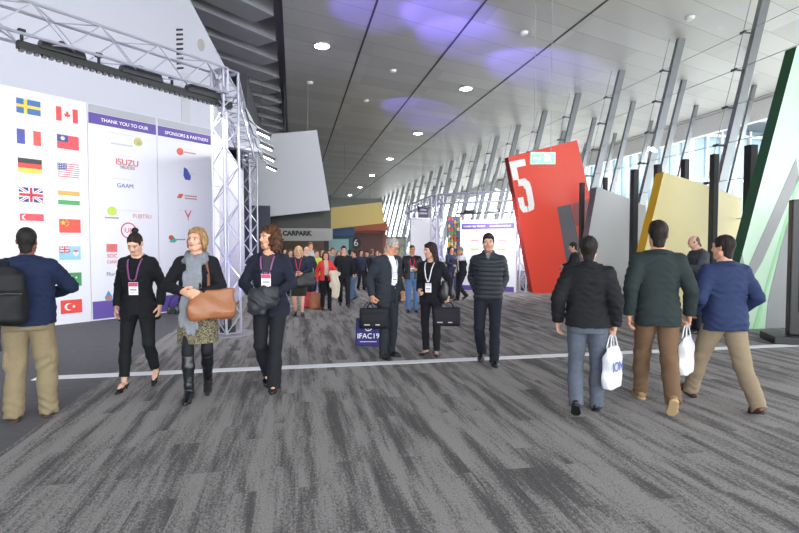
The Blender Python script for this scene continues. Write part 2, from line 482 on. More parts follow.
def head_shape(F, S):
    H = S['Hd']; R = S['RH']; f = S['fem']; w = .95 if f else 1.0
    F.ell(H(0,.014,.03), (.0745*w,.094,.086), R, .01)
    F.ell(H(0,-.022,-.03), (.059*w,.066,.082), R, .03)
    F.cone(H(-.022*w,-.055,-.088), H(.022*w,-.055,-.088), .026*w, .026*w, .03)      # jaw front
    F.cone(H(-.052*w,-.005,-.06), H(-.02,-.055,-.092), .022, .02, .02); F.cone(H(.052*w,-.005,-.06), H(.02,-.055,-.092), .022, .02, .02)
    F.cone(H(-.034,-.074,.03), H(.034,-.074,.03), .0155, .0155, .02)                # brow
    for s in (1, -1):
        F.ell(H(s*.031,-.094,.006), (.0165,.012,.0105), R, .012, 'sub')
        F.ell(H(s*.031,-.0745,.006), (.0145,.0145,.0145), R, .002)
        F.cone(H(s*.044*w,-.058,-.024), H(s*.03,-.068,-.034), .018, .016, .025)        # cheek
        F.ell(H(s*.0755*w,.014,-.006), (.009,.02,.032), R@RZ(s*-18), .008)             # ear
        F.ell(H(s*.083*w,.011,-.004), (.006,.010,.018), R@RZ(s*-18), .006, 'sub')
    F.cone(H(0,-.084,.018), H(0,-.108,-.022), .0095, .0125, .012)
    F.cone(H(-.011,-.096,-.027), H(.011,-.096,-.027), .0085, .0085, .008)
    F.ell(H(0,-.088,-.049), (.023,.010,.0062), R, .006); F.ell(H(0,-.0875,-.059), (.019,.0105,.0066), R, .006)
    F.ell(H(0,-.102,-.0538), (.022,.008,.0018), R, .003, 'sub')
    F.cone(H(0,.022,-.05), S['neck'], .051 if not f else .043, .054 if not f else .046, .025)

def body_mesh(P, S, h):
    B = S['B']; b = S['bulk']; sc = P['H']/1.75
    pts = np.array(S['ank'] + S['wr'] + S['elb'] + S['sh'] + S['knee'] + [S['hc']])
    lo = pts.min(0) - .16; hi = pts.max(0) + .16; lo[2] = min(lo[2], -.01)
    hf = P.get('hf', h*.6); c = S['hc']
    fine = [(c[i]-.125, c[i]+.125) for i in range(3)] if hf < h else None
    F = Field(lo, hi, h, fine, hf)
    T = [(z, rx*b*(.95 if z < 1.4 else 1), ry*b*(.95 if z < 1.4 else 1), cy) for z, rx, ry, cy in B['torso']]; T[0] = (.84,) + T[0][1:]
    F.loft(S['to'], S['RT'], T, .02)
    f = S['fem']; q = .92 if f else 1.0
    for i, s in enumerate((1, -1)):
        F.chain([S['hips'][i], S['knee'][i]], [.076, .053*q], .02)
        k, a = S['knee'][i], S['ank'][i]; m = k + (a-k)*.35 - unit(np.cross(np.cross(a-k, S['FR'][i]@vec(0,-1,0)), a-k))*.004
        F.chain([k, m, a], [.050*q, .050*q, .033*q], .03)
        A = lambda x, y, z: a + S['FR'][i]@vec(x, y, z)
        F.chain([A(0,.03,-.045), A(0,-.06,-.052), A(0,-.11,-.066)], [.027,.027,.016], .015)
        q2 = .88 if f else 1.0
        F.chain([S['sh'][i], S['elb'][i]], [.053*q2, .041*q2], .03)
        e, w = S['elb'][i], S['wr'][i]; m = e + (w-e)*.3
        F.chain([e, m, w], [.040*q2, .043*q2, .027*q2], .02)
        if not P['arms'][i].get('nohand'):
            hd, pn, cu = S['hand'][i]; hand_shape(F, w, hd, pn, i == 0, cu, .006)
        else:
            hd, pn, cu = S['hand'][i]; hand_shape(F, w, hd, pn, i == 0, 30, .006)
    nk = S['T'](0,.022,1.49)
    for s in (1, -1): F.cone(S['T'](s*.11,.02,1.42), nk, .034, .032, .035)
    head_shape(F, S)
    V, Q = F.mesh(1)
    return V, Q

def paint_skin(me, V, S, P):
    sk = np.array(hexc(P.get('skin', 'd9a98c'))); L = (V - S['hc']) @ S['RH']
    C = np.tile(np.r_[sk, 1.0], (len(V), 1))
    x, y, z = L[:,0], L[:,1], L[:,2]; ax = np.abs(x); front = y < -.045
    lip = np.array(hexc(P.get('lip', 'b06a62' if S['fem'] else 'b27a6a')))
    def put(m, c, a=1.0): C[m,:3] = C[m,:3]*(1-a) + np.array(c)*a
    put((np.sqrt((ax-.038)**2 + (z+.028)**2) < .018) & front, sk*[1.05,.82,.78], .5)
    put(front & ((x/.025)**2 + ((z+.054)/.0115)**2 < 1) & (y < -.07), lip, .85)
    put(front & (ax < .020) & (np.abs(z+.0538) < .0022), sk*.25, .8)
    br = np.array(hexc(P.get('brow', '3a2a20')))
    put(front & (ax > .012) & (ax < .05) & (np.abs(z-.0285 + (ax-.03)**2*6) < (.0048 if not S['fem'] else .0034)), br, .85)
    eye = front & (((ax-.031)/.0145)**2 + ((z-.006)/.0052)**2 < 1)
    put(eye, hexc('e6e0da')); put(front & (((ax-.031)**2 + (z-.006)**2) < .0068**2), hexc('2a1d16'))
    put(front & (((ax-.031)/.0165)**2 + ((z-.0125)/.0035)**2 < 1), br*.8, .7)
    bd = P.get('beard', 0)
    if bd:
        m = (z < -.03) & (y < .02) & (z > -.15) & ~((((x/.024)**2 + ((z+.054)/.010)**2) < 1) & front) & ~((z > -.045) & (ax < .05) & (ax > .03) & front & (y < -.07))
        put(m, hexc(P.get('beardcol', '4a3a30')), bd)
    at = me.attributes.new('tone', 'FLOAT_COLOR', 'POINT')
    at.data.foreach_set('color', C.astype(np.float32).ravel())

def shell(F, S, lo=None, hi=None):
    pass

def bounds(pts, m):
    p = np.array(pts); return p.min(0) - m, p.max(0) + m

def wrinkle(S, amp, ph=0.0):
    J = [*S['elb'], *S['knee']]
    def fn(X, Y, Z):
        w = np.sin(Z*95 + 2.2*np.sin(X*24 + ph) + 2.2*np.sin(Y*21 + ph*2)) * np.sin(X*26 + Y*23 + Z*14 + ph)
        return amp*(.75*w + .55*wob(X, Y, Z, .8, ph))
    return fn

def make_top(P, S, o, h):
    """upper garment. o: col, ease, hem, cuff ('wr' or fraction), open (list of (z,halfwidth)), collar, rows, quilt, flare"""
    B = S['B']; b = S['bulk']; e = o.get('ease', .02)
    hem = o.get('hem', .80); rows = []
    for z, rx, ry, cy in B['torso']:
        if z >= 1.46 and not o.get('neck', True): continue
        ez = e*(1 if z < 1.38 else .75 if z < 1.45 else .5)
        w = 0.0
        if o.get('straight') and z < 1.25: w = o['straight']
        rows.append([z, rx*b + ez + (w if z < 1.2 and z > .95 else w*.4), ry*b + ez + (w*.6 if z < 1.2 else 0), cy])
    fl = o.get('flare', .0)
    rows[0][1] += fl; rows[0][2] += fl
    if hem < rows[0][0]: rows.insert(0, [hem, rows[0][1] + fl*.6, rows[0][2] + fl*.6, rows[0][3]])
    else:
        zz = [r[0] for r in rows]; c = [float(np.interp(hem, zz, [r[i] for r in rows])) for i in (1,2,3)]
        rows = [[hem] + c] + [r for r in rows if r[0] > hem]
    top = o.get('top', 1.478)
    zz = [r[0] for r in rows]; c = [float(np.interp(top, zz, [r[i] for r in rows])) for i in (1,2,3)]
    rows = [r for r in rows if r[0] < top] + [[top] + c]
    pts = [*S['sh'], *S['elb'], *S['wr'], S['T'](0,0,hem), S['T'](0,0,top)]
    lo, hi = bounds(pts, .22)
    F = Field(lo, hi, h)
    qp = o.get('quilt')
    post = (lambda x, y, z: -.014*np.abs(np.sin((z + .004*np.sin(x*9))*pi/qp))**.8 + .004) if qp else None
    F.loft(S['to'], S['RT'], rows, .02, o.get('p', 2.4), post=post)
    se = o.get('sleeve', e)
    q = .9 if S['fem'] else 1.0
    fr = o.get('cuff', .97)
    for i, s in enumerate((1, -1)):
        if fr is None: continue
        a, el, w = S['sh'][i], S['elb'][i], S['wr'][i]; m = a + (el-a)*.38
        in_ = S['T'](s*.06, .018, 1.44)
        rs = (.047*q+se*.85, .049*q+se, .043*q+se, .040*q+se*1.0, .033*q+se*.8)
        pq = (lambda L: (lambda X, Y, Z, t: -.013*np.abs(np.sin(t*L*pi/qp))**.8 + .004)) if qp else (lambda L: None)
        F.cone(in_, a, .034*q+se*.6, rs[0], .05)
        F.cone(a, m, rs[0], rs[1], .035, post=pq(.11))
        short = 0 < fr < .2
        F.cone(m, el, rs[1], rs[2], .006, post=pq(.175), cap=short)
        if fr > .2:
            w2 = el + (w-el)*fr
            F.cone(el, w2, rs[3], rs[4], .006, post=pq(.25), cap=True)
    if not qp: F.disp(wrinkle(S, o.get('wr', .0035), P.get('ph', 0)))
    R, to = S['RT'], S['to']
    def loc(X, Y, Z):
        px, py, pz = X-to[0], Y-to[1], Z-to[2]
        return [R[0][i]*px + R[1][i]*py + R[2][i]*pz for i in range(3)]
    if o.get('lapel'):
        zt, zb, lw = o['lapel']
        def lap(X, Y, Z):
            x, y, z = loc(X, Y, Z)
            t = np.clip((zt - z)/(zt - zb), 0, 1); inn = .058*(1-t); out = inn + lw*np.minimum(1, (1-t)*3.2 + .12)
            return np.where((y < -.02) & (z < zt+.03) & (z > zb) & (np.abs(x) < out), -.0065, 0.0) + np.where((y < -.02) & (z < zb+.01) & (np.abs(np.abs(x) - .004) < .004), .005, 0)
        F.disp(lap)
    if o.get('open'):
        oz = [q[0] for q in o['open']]; ow = [q[1] for q in o['open']]; sh = o.get('openx', 0.0)
        def op(X, Y, Z):
            x, y, z = loc(X, Y, Z)
            w = np.interp(z, oz, ow, left=ow[0], right=ow[-1])
            return np.maximum(np.abs(x - sh) - w, y + .02).astype(np.float32)
        F.region(op, lo, hi, .0, 'sub')
    ck = o.get('collar')
    if ck:                                                 # standing / folded collar ring
        nk = S['T'](0,.020,1.462); Rn = S['RT']@RX(16)
        ch, cr = ck
        F.loft(nk, Rn, [(-.03,cr+.03,cr+.026),(0,cr+.012,cr+.010),(ch,cr,cr)], .02, 2.0)
        F.loft(nk, Rn, [(-.005,cr-.016,cr-.016),(ch+.03,cr-.014,cr-.014)], .0, 2.0, 'sub')
        if o.get('open'): F.region(op, lo, hi, .0, 'sub')
    elif o.get('neckhole', True):
        nk = S['T'](0,.012,1.43); nr = o.get('nr', .062)
        F.loft(nk, S['RT']@RX(18), [(.012,nr*.8,nr*.8),(.12,nr*1.1,nr*1.1)], .0, 2.0, 'sub')
    V, Q = F.mesh(1); return V, Q

def make_bottom(P, S, o, h):
    B = S['B']; b = S['bulk']; e = o.get('ease', .012)
    lo, hi = bounds([*S['hips'], *S['knee'], *S['ank']], .2); hi[2] += .1
    F = Field(lo, hi, h)
    kind = o.get('kind', 'trousers'); q = .93 if S['fem'] else 1.0
    rows = [(z, rx*b*q2 + e, ry*b*q2 + e, cy) for (z, rx, ry, cy), q2 in zip(B['torso'][:4], (.9, 1, 1, 1))]
    rows[0] = (.82,) + tuple(r + .012 for r in rows[0][1:3]) + (rows[0][3],); top = o.get('top', 1.06)
    c = [float(np.interp(top, [r[0] for r in rows], [r[i] for r in rows])) for i in (1,2,3)]
    rows = [r for r in rows if r[0] < top] + [(top, *c)]
    if kind == 'skirt':
        hm = o['hem']; w = o.get('w', .19)
        rows = [(hm, w, w*.78, .01), ((hm+.85)/2, (w+rows[0][1]+.01)/2, .15, .01)] + [(r[0], r[1]+.008, r[2]+.008, r[3]) for r in rows]
        mk = (S['ank'][0] + S['ank'][1])/2; sx = (mk[0] - S['po'][0])*.3; sy = (mk[1] - S['po'][1])*.3
        F.loft(S['po'], S['Rp'], rows, .02, 2.2)
    else:
        F.loft(S['po'], S['Rp'], rows, .02, 2.3)
        ct = o.get('crop', 0.0); rk = o.get('knee', .070)*q; rh = o.get('cuff', .066)*q
        for i in (0, 1):
            hp, k, a = S['hips'][i], S['knee'][i], S['ank'][i]
            u = unit(a-k); end = a + u*(.055 - ct)
            F.cone(hp, k, .094*q*b**.5+e, rk, .015)
            mid = k + (a-k)*.45
            F.cone(k, mid, rk, (rk+rh)/2 + .002, .03); F.cone(mid, end, (rk+rh)/2 + .002, rh, .03, cap=True)
        if o.get('cargo'):
            for i, s in enumerate((1, -1)):
                hp, k = S['hips'][i], S['knee'][i]; F.ell(hp + (k-hp)*.82 + vec(s*.070, .015, 0), (.034,.080,.10), k=.012)
        amp = o.get('wr', .005); ph = P.get('ph', 0); K = S['knee']
        def wr(X, Y, Z):
            low = np.clip((.30 - Z)/.22, 0, 1); kn = np.exp(-((Z - .5)/.10)**2)
            diag = np.sin(Z*52 + X*38 + Y*30 + ph + 1.8*wob(X, Y, Z, .35, ph))
            return amp*(.55*wob(X, Y, Z, .45, ph) + .55*kn*diag + .8*low*np.sin(Z*85 + 2.5*np.sin(X*26 + ph) + 2.5*np.sin(Y*24)))
        F.disp(wr)
    return F.mesh(1)

def make_shoe(P, S, i, o, h):
    """returns upper and sole meshes"""
    a = S['ank'][i]; R = S['FR'][i]; kind = o.get('kind', 'oxford')
    hl = P.get('heels', 0.0)
    A = lambda x, y, z: a + R@vec(x, y, z)
    lo, hi = a - .26, a + .26
    if kind == 'boot': hi = np.maximum(hi, S['knee'][i] + .05); lo = np.minimum(lo, S['knee'][i] - .12)
    F = Field(lo, hi, h)
    ph = rad(0)
    if kind in ('pump', 'boot', 'flat') and hl > .0 or kind == 'pump':
        t = hl                                                # heel raised: foot slopes to the toe
        bk = 1.22 if kind == 'boot' else 1.0; F.chain([A(0,.045,-.055), A(0,-.03,-.062 + (bk-1)*.03), A(0,-.10,-.072-t*.5 + (bk-1)*.03), A(0,-.165,-.078-t*.55 + (bk-1)*.03)], [.030*bk,.029*bk,.033*bk,.018*bk], .02)
        if kind == 'pump':
            F.region(lambda X, Y, Z: 0*X*Y*Z + (-(X-A(0,0,-.045)[0])*R[0,2] - (Y-A(0,0,-.045)[1])*R[1,2] - (Z-A(0,0,-.045)[2])*R[2,2]) + .0, lo, hi, mode='sub')
        F.cone(A(0,.06,-.07), A(0,.055,-.088-t*.55), .012 if kind == 'pump' else .024, .006 if kind == 'pump' else .02, .012)
    else:
        tr = {'oxford': .026, 'sneaker': .031, 'flat': .022, 'boot': .026}[kind]
        F.chain([A(0,.042,-.045), A(0,-.03,-.045), A(0,-.105,-.056), A(0,-.165,-.064)], [.036,.036,.040,tr], .025)
        if kind != 'flat': F.chain([A(0,.01,-.03), A(0,.012,.03 if kind != 'sneaker' else .02)], [.042,.040], .02)
        else:
            F.region(lambda X, Y, Z: -((X-A(0,0,-.04)[0])*R[0,2] + (Y-A(0,0,-.04)[1])*R[1,2] + (Z-A(0,0,-.04)[2])*R[2,2]), lo, hi, mode='sub')
    if kind == 'boot':
        F.chain([A(0,.015,-.02), A(0,-.045,-.045), A(0,-.09,-.07)], [.046,.042,.034], .02)
        k = S['knee'][i]; top = k + (a-k)*.12
        F.chain([A(0,.012,-.03), a + (k-a)*.12, k + (a-k)*.4], [.044,.045,.062], .02); F.cone(k + (a-k)*.4, top, .062, .062, .02, cap=True)
        F.disp(lambda X, Y, Z: .0012*np.sin(Z*60 + 3*np.sin(X*30) + 2*np.sin(Y*26)))
    zb = -.086 - (hl*.55 if hl else 0)
    F.region(lambda X, Y, Z: ((X-a[0])*R[0,2] + (Y-a[1])*R[1,2] + (Z-a[2])*R[2,2]) - zb, lo, hi, mode='sub')
    up = F.mesh(1); sole = None
    if o.get('sole'):
        G = Field(a - .26, a + .26, h)
        G.chain([A(0,.045,-.078), A(0,-.03,-.078), A(0,-.105,-.078), A(0,-.168,-.078)], [.040,.038,.045,.028], .02)
        G.region(lambda X, Y, Z: np.maximum(((X-a[0])*R[0,2] + (Y-a[1])*R[1,2] + (Z-a[2])*R[2,2]) + .066, -.0885 - ((X-a[0])*R[0,2] + (Y-a[1])*R[1,2] + (Z-a[2])*R[2,2])), a - .26, a + .26, mode='cut')
        sole = G.mesh(1)
    return up, sole

def make_hair(P, S, o, h):
    H, R, c = S['Hd'], S['RH'], S['hc']; st = o['style']; w = .95 if S['fem'] else 1.0
    F = Field(c - .34, c + .3, h)
    t = o.get('t', .012); ph = P.get('ph', 0)
    def loc(X, Y, Z):
        px, py, pz = X-c[0], Y-c[1], Z-c[2]; return [R[0][i]*px + R[1][i]*py + R[2][i]*pz for i in range(3)]
    F.ell(H(0,.016,.03+t*.3), (.0745*w+t*.8,.094+t,.086+t*1.15), R, .0)
    ny, nz, off = .67, .74, o.get('line', 0.0)
    hy, hz = -.088, o.get('hz', .068)
    if st in ('short', 'bald', 'bun', 'curly', 'bob', 'long'):
        def cut(X, Y, Z):
            x, y, z = loc(X, Y, Z)
            pl = (y - hy)*ny + (z - hz)*nz
            pl = np.where(y > -.01, np.maximum(pl, (z + .085 + .0*x)*.9 if st != 'bald' else z + .07), pl)
            side = np.where((np.abs(x) > .055) & (y > -.045) & (y < .01), z + .015, -1.0)
            return (-np.maximum(pl, side)).astype(np.float32)
        F.region(lambda X, Y, Z: -cut(X, Y, Z) , c-.3, c+.3, mode='sub') if False else F.region(cut, c-.34, c+.3, mode='cut')
    if st == 'bald':
        def top(X, Y, Z):
            x, y, z = loc(X, Y, Z); return (.03 + .02*0*x - z + .35*(y + .02)).astype(np.float32)
        F.region(lambda X, Y, Z: -top(X, Y, Z), c-.34, c+.3, mode='cut')
    if st in ('short', 'bald'):
        F.cone(H(0,.036,-.02), H(0,.040,-.088), .058*w + t*.5, .046*w + t*.4, .02, mode='add')
        F.region(lambda X, Y, Z: (lambda l: (l[1] - .018 + np.minimum(l[2] + .02, 0)*.25))(loc(X, Y, Z)) if False else -np.maximum(loc(X, Y, Z)[1] - .012, loc(X, Y, Z)[2] + .02).astype(np.float32), c-.34, c+.3, mode='cut')
    if st == 'short' and o.get('quiff'):
        q = o['quiff']; F.ell(H(0,-.035,.095), (.058,.058,.028+q*.5), R, .03)
    if st == 'bun':
        F.ell(H(0,.062,.138), (.036,.036,.032), R, .003)
    if st == 'curly':
        for s in (1, -1):
            F.ell(H(s*.078,.025,-.0), (.042,.075,.085), R, .03); F.ell(H(s*.085,.02,-.085), (.045,.06,.065), R, .03)
        F.ell(H(0,.085,-.05), (.085,.05,.12), R, .03); F.ell(H(0,.03,.085), (.085,.085,.05), R, .03)
    if st in ('bob', 'long'):
        L = o.get('len', .16); sp = o.get('spread', .012)
        for s in (1, -1):
            F.chain([H(s*.062,.005,.06), H(s*(.080+sp*.4),.012,-.02), H(s*(.078+sp),.01,-L)], [.028,.026,.02], .03)
            F.chain([H(s*.045,-.060,.094), H(s*.076,-.028,.04), H(s*(.084+sp*.3),-.014,-.04), H(s*(.080+sp),-.006,-L*.95)], [.010,.010,.011,.011], .015)
        F.chain([H(0,.075,.05), H(0,.085,-.05), H(0,.078,-L)], [.04,.036,.03], .03, R@vec(0,1,0), 1.2)
        F.chain([H(-.045,.06,0), H(-.048,.062,-L)], [.045,.035], .03); F.chain([H(.045,.06,0), H(.048,.062,-L)], [.045,.035], .03)
    if st == 'hijab':
        pass
    a = o.get('amp', .003); fq = o.get('fq', 1.6)
    if st == 'curly': F.disp(lambda X, Y, Z: a*2.4*wob(X, Y, Z, fq, ph))
    else: F.disp(lambda X, Y, Z: a*np.sin(X*95*fq/1.6 + 2*np.sin(Z*17 + ph))*np.sin(Y*80 + 2*np.sin(Z*15)) + a*.5*wob(X, Y, Z, fq, ph))
    return F.mesh(1)

def chest_front(S, o, z):
    """y of the garment's front at the middle, at standing height z"""
    T = np.array(S['B']['torso']); ry = np.interp(z, T[:,0], T[:,2])*S['bulk']; cy = np.interp(z, T[:,0], T[:,3])
    return cy - ry - o

def make_lanyard(root, S, col, out, zb=1.06, badge=True, bcol='f2f0ee', sc=1.0, x=0.0, band='c93a63'):
    y = lambda z, e=0: chest_front(S, out + e, z)
    L = [S['T'](s*.066, .055, 1.485) for s in (1, -1)]
    def strand(s):
        loc = [(s*.02,.083,1.497), (s*.062,.055,1.497), (s*.075,.0,1.478), (s*.070,y(1.40)+.018,1.425), (s*.058,y(1.35)-.002,1.36), (s*.035+x*.4,y(1.25)-.006,1.23), (x+s*.008,y(zb+.1)-.006,zb+.09)]
        return [S['T'](*p)*sc for p in loc]
    R = S['RT']; mb = MB()
    for s in (1, -1):
        pts = strand(s); nr = [R@vec(0,1,.3), R@vec(s*.7,.5,.7), R@vec(s*.3,0,1), R@vec(0,-.7,.7), R@vec(0,-1,.2), R@vec(0,-1,0), R@vec(0,-1,0)]
        mb.ribbon(pts, nr, .016*sc, .003*sc)
    o = mb.build('lanyard', cloth(col, .7), root)
    if badge:
        f = y(zb) - .012
        b = MB()
        c = [S['T'](x + u, f + (0.0), zb + v)*sc for u, v in ((-.05,-.065),(.05,-.065),(.05,.075),(-.05,.075))]
        n = R@vec(0,-1,0)*.004*sc
        def quad(uu, off, m):
            q = [S['T'](x+u, f, zb+v)*sc - (R@vec(0,1,0))*off*sc for u, v in uu]
            k = [p + (R@vec(0,1,0))*.003*sc for p in q]
            b._add(q + k, [(0,1,2,3),(7,6,5,4),(0,4,5,1),(1,5,6,2),(2,6,7,3),(3,7,4,0)], m)
        quad([(-.05,-.07),(.05,-.07),(.05,.07),(-.05,.07)], .001, 0)
        quad([(-.048,.025),(.048,.025),(.048,.066),(-.048,.066)], .003, 1)
        quad([(-.035,-.05),(.02,-.05),(.02,-.044),(-.035,-.044)], .003, 2)
        quad([(-.035,-.02),(.035,-.02),(.035,-.008),(-.035,-.008)], .003, 2)
        b.build('badge', [plain('badge_card', bcol, .4), plain('badge_band_'+band, band, .4), plain('badge_print', '4a4a55', .5)], o)
    return o

PEOPLE = {}
def person(key, P, pos, face, label, group=None):
    """face = world direction the figure faces (x, y)"""
    P = dict(P); S = skel(P); sc = P['H']/1.75; h = P.get('h', .008)
    rz = atan2(face[1], face[0]) + pi/2
    V, Q = body_mesh(P, S, h)
    root = np_obj('person', V*sc, Q, skin_mat()); paint_skin(root.data, V, S, P)
    root.location = (pos[0], pos[1], 0); root.rotation_euler = (0, 0, rz)
    tag(root, label, 'person', group)
    hc = P.get('hc', h)
    for o in P.get('tops', []):
        V, Q = make_top(P, S, o, hc)
        np_obj(o['name'], V*sc, Q, o['mat'], root)
    for o in P.get('bottoms', []):
        V, Q = make_bottom(P, S, o, hc)
        np_obj(o['name'], V*sc, Q, o['mat'], root)
    if 'shoes' in P:
        for i in (0, 1):
            o = P['shoes']; (V, Q), sl = make_shoe(P, S, i, o, hc*.85)
            u = np_obj(o.get('name', 'shoe'), V*sc, Q, o['mat'], root)
            if sl is not None: np_obj('sole', sl[0]*sc, sl[1], o['sole'], u)
    if 'hair' in P:
        V, Q = make_hair(P, S, P['hair'], P.get('hf', hc*.7)*1.15)
        if len(V): np_obj('hair', V*sc, Q, P['hair']['mat'], root)
    if 'lanyard' in P:
        q = dict(P['lanyard']); make_lanyard(root, S, q.pop('col'), q.pop('out'), sc=sc, **q)
    if P.get('glasses'):
        g = MB()
        for s in (1, -1):
            g.tube([S['Hd'](s*.031 + .022*cos(t), -.104 + .012*abs(cos(t))*0, .004 + .016*sin(t))*sc for t in np.linspace(0, 2*pi, 16, endpoint=False)], .0022*sc, 6, closed=True)
            g.tube([S['Hd'](s*.052, -.103, .008)*sc, S['Hd'](s*.074, -.07, .01)*sc, S['Hd'](s*.080, .015, .008)*sc], .002*sc, 6)
        g.tube([S['Hd'](-.010, -.106, .008)*sc, S['Hd'](.010, -.106, .008)*sc], .002*sc, 6)
        g.build('glasses', plain('glasses_frame', '20201f', .3), root, True)
    S['sc'] = sc; S['root'] = root
    c, s_ = cos(rz), sin(rz)
    S['W'] = lambda p: np.array([c*p[0]*sc - s_*p[1]*sc + pos[0], s_*p[0]*sc + c*p[1]*sc + pos[1], p[2]*sc])
    S['Wd'] = lambda p: np.array([c*p[0] - s_*p[1], s_*p[0] + c*p[1], p[2]])
    PEOPLE[key] = S
    return S
# ------------------------------------------------------------------ setting
CEIL = 9.0
VX = vec(1, 0, 0)

def node_math(nt, op, a, b=None, clamp=False):
    n = nt.nodes.new('ShaderNodeMath'); n.operation = op; n.use_clamp = clamp
    for i, v in enumerate((a, b)):
        if v is None: continue
        if isinstance(v, (int, float)): n.inputs[i].default_value = v
        else: nt.links.new(v, n.inputs[i])
    return n.outputs[0]

def carpet_mat():
    m, nt, b = new_mat('carpet'); b.inputs['Roughness'].default_value = .97; b.inputs['Specular IOR Level'].default_value = .15
    tc = nt.nodes.new('ShaderNodeTexCoord'); sx = nt.nodes.new('ShaderNodeSeparateXYZ'); nt.links.new(tc.outputs['Object'], sx.inputs[0])
    def comb(x, y):
        c = nt.nodes.new('ShaderNodeCombineXYZ'); nt.links.new(x, c.inputs[0]); nt.links.new(y, c.inputs[1]); return c.outputs[0]
    mul = lambda a, k: node_math(nt, 'MULTIPLY', a, k)
    def noise(v, sc, det, rough=.5):
        n = nt.nodes.new('ShaderNodeTexNoise'); n.inputs['Scale'].default_value = sc; n.inputs['Detail'].default_value = det; n.inputs['Roughness'].default_value = rough
        nt.links.new(v, n.inputs['Vector']); return n.outputs['Fac']
    br = nt.nodes.new('ShaderNodeTexBrick'); br.inputs['Scale'].default_value = 1; br.inputs['Mortar Size'].default_value = 0
    br.inputs['Brick Width'].default_value = 1.0; br.inputs['Row Height'].default_value = .25; br.offset = .37; br.inputs['Bias'].default_value = 0
    br.inputs['Color1'].default_value = (0, 0, 0, 1); br.inputs['Color2'].default_value = (1, 1, 1, 1)
    nt.links.new(comb(sx.outputs[1], sx.outputs[0]), br.inputs['Vector'])
    brv = br.outputs['Color']
    # planks: each shifts the pattern, so the bands break at plank edges
    yo = node_math(nt, 'ADD', sx.outputs[1], mul(brv, 1.6))
    band = noise(comb(mul(sx.outputs[0], 6.5), mul(yo, .62)), 1.0, 4, .55)
    stre = noise(comb(mul(sx.outputs[0], 45.0), mul(yo, 2.0)), 1.0, 3, .6)
    fine = noise(comb(mul(sx.outputs[0], 62.0), mul(sx.outputs[1], 36.0)), 1.0, 4, .75)
    grit = noise(tc.outputs['Object'], 105.0, 3, .7)
    v = node_math(nt, 'ADD', mul(band, .60), node_math(nt, 'ADD', mul(stre, .16), node_math(nt, 'ADD', mul(brv, .03), mul(fine, .55))))
    r = nt.nodes.new('ShaderNodeValToRGB'); r.color_ramp.elements[0].position = .60; r.color_ramp.elements[1].position = .71
    nt.links.new(v, r.inputs['Fac'])
    t = node_math(nt, 'SUBTRACT', 1.0, r.outputs['Color'])          # 1 = dark band
    fm = nt.nodes.new('ShaderNodeMapRange'); fm.inputs['From Min'].default_value = .42; fm.inputs['From Max'].default_value = .60
    nt.links.new(fine, fm.inputs['Value'])
    dark = node_math(nt, 'MULTIPLY', t, node_math(nt, 'ADD', .75, mul(fm.outputs[0], .25)))
    c = nt.nodes.new('ShaderNodeValToRGB'); c.color_ramp.elements[0].color = (*hexc('9a9694'), 1); c.color_ramp.elements[1].color = (*hexc('4c4a4b'), 1)
    nt.links.new(dark, c.inputs['Fac'])
    mx = nt.nodes.new('ShaderNodeMix'); mx.data_type = 'RGBA'; mx.blend_type = 'MULTIPLY'; mx.inputs['Factor'].default_value = 1
    gr = nt.nodes.new('ShaderNodeMapRange'); gr.inputs['From Min'].default_value = .3; gr.inputs['From Max'].default_value = .7; gr.inputs['To Min'].default_value = .52; gr.inputs['To Max'].default_value = 1.32
    nt.links.new(grit, gr.inputs['Value']); nt.links.new(c.outputs['Color'], mx.inputs['A']); nt.links.new(gr.outputs[0], mx.inputs['B'])
    nt.links.new(mx.outputs['Result'], b.inputs['Base Color'])
    bp = nt.nodes.new('ShaderNodeBump'); bp.inputs['Strength'].default_value = .4; bp.inputs['Distance'].default_value = .006
    nt.links.new(grit, bp.inputs['Height']); nt.links.new(bp.outputs['Normal'], b.inputs['Normal'])
    return m

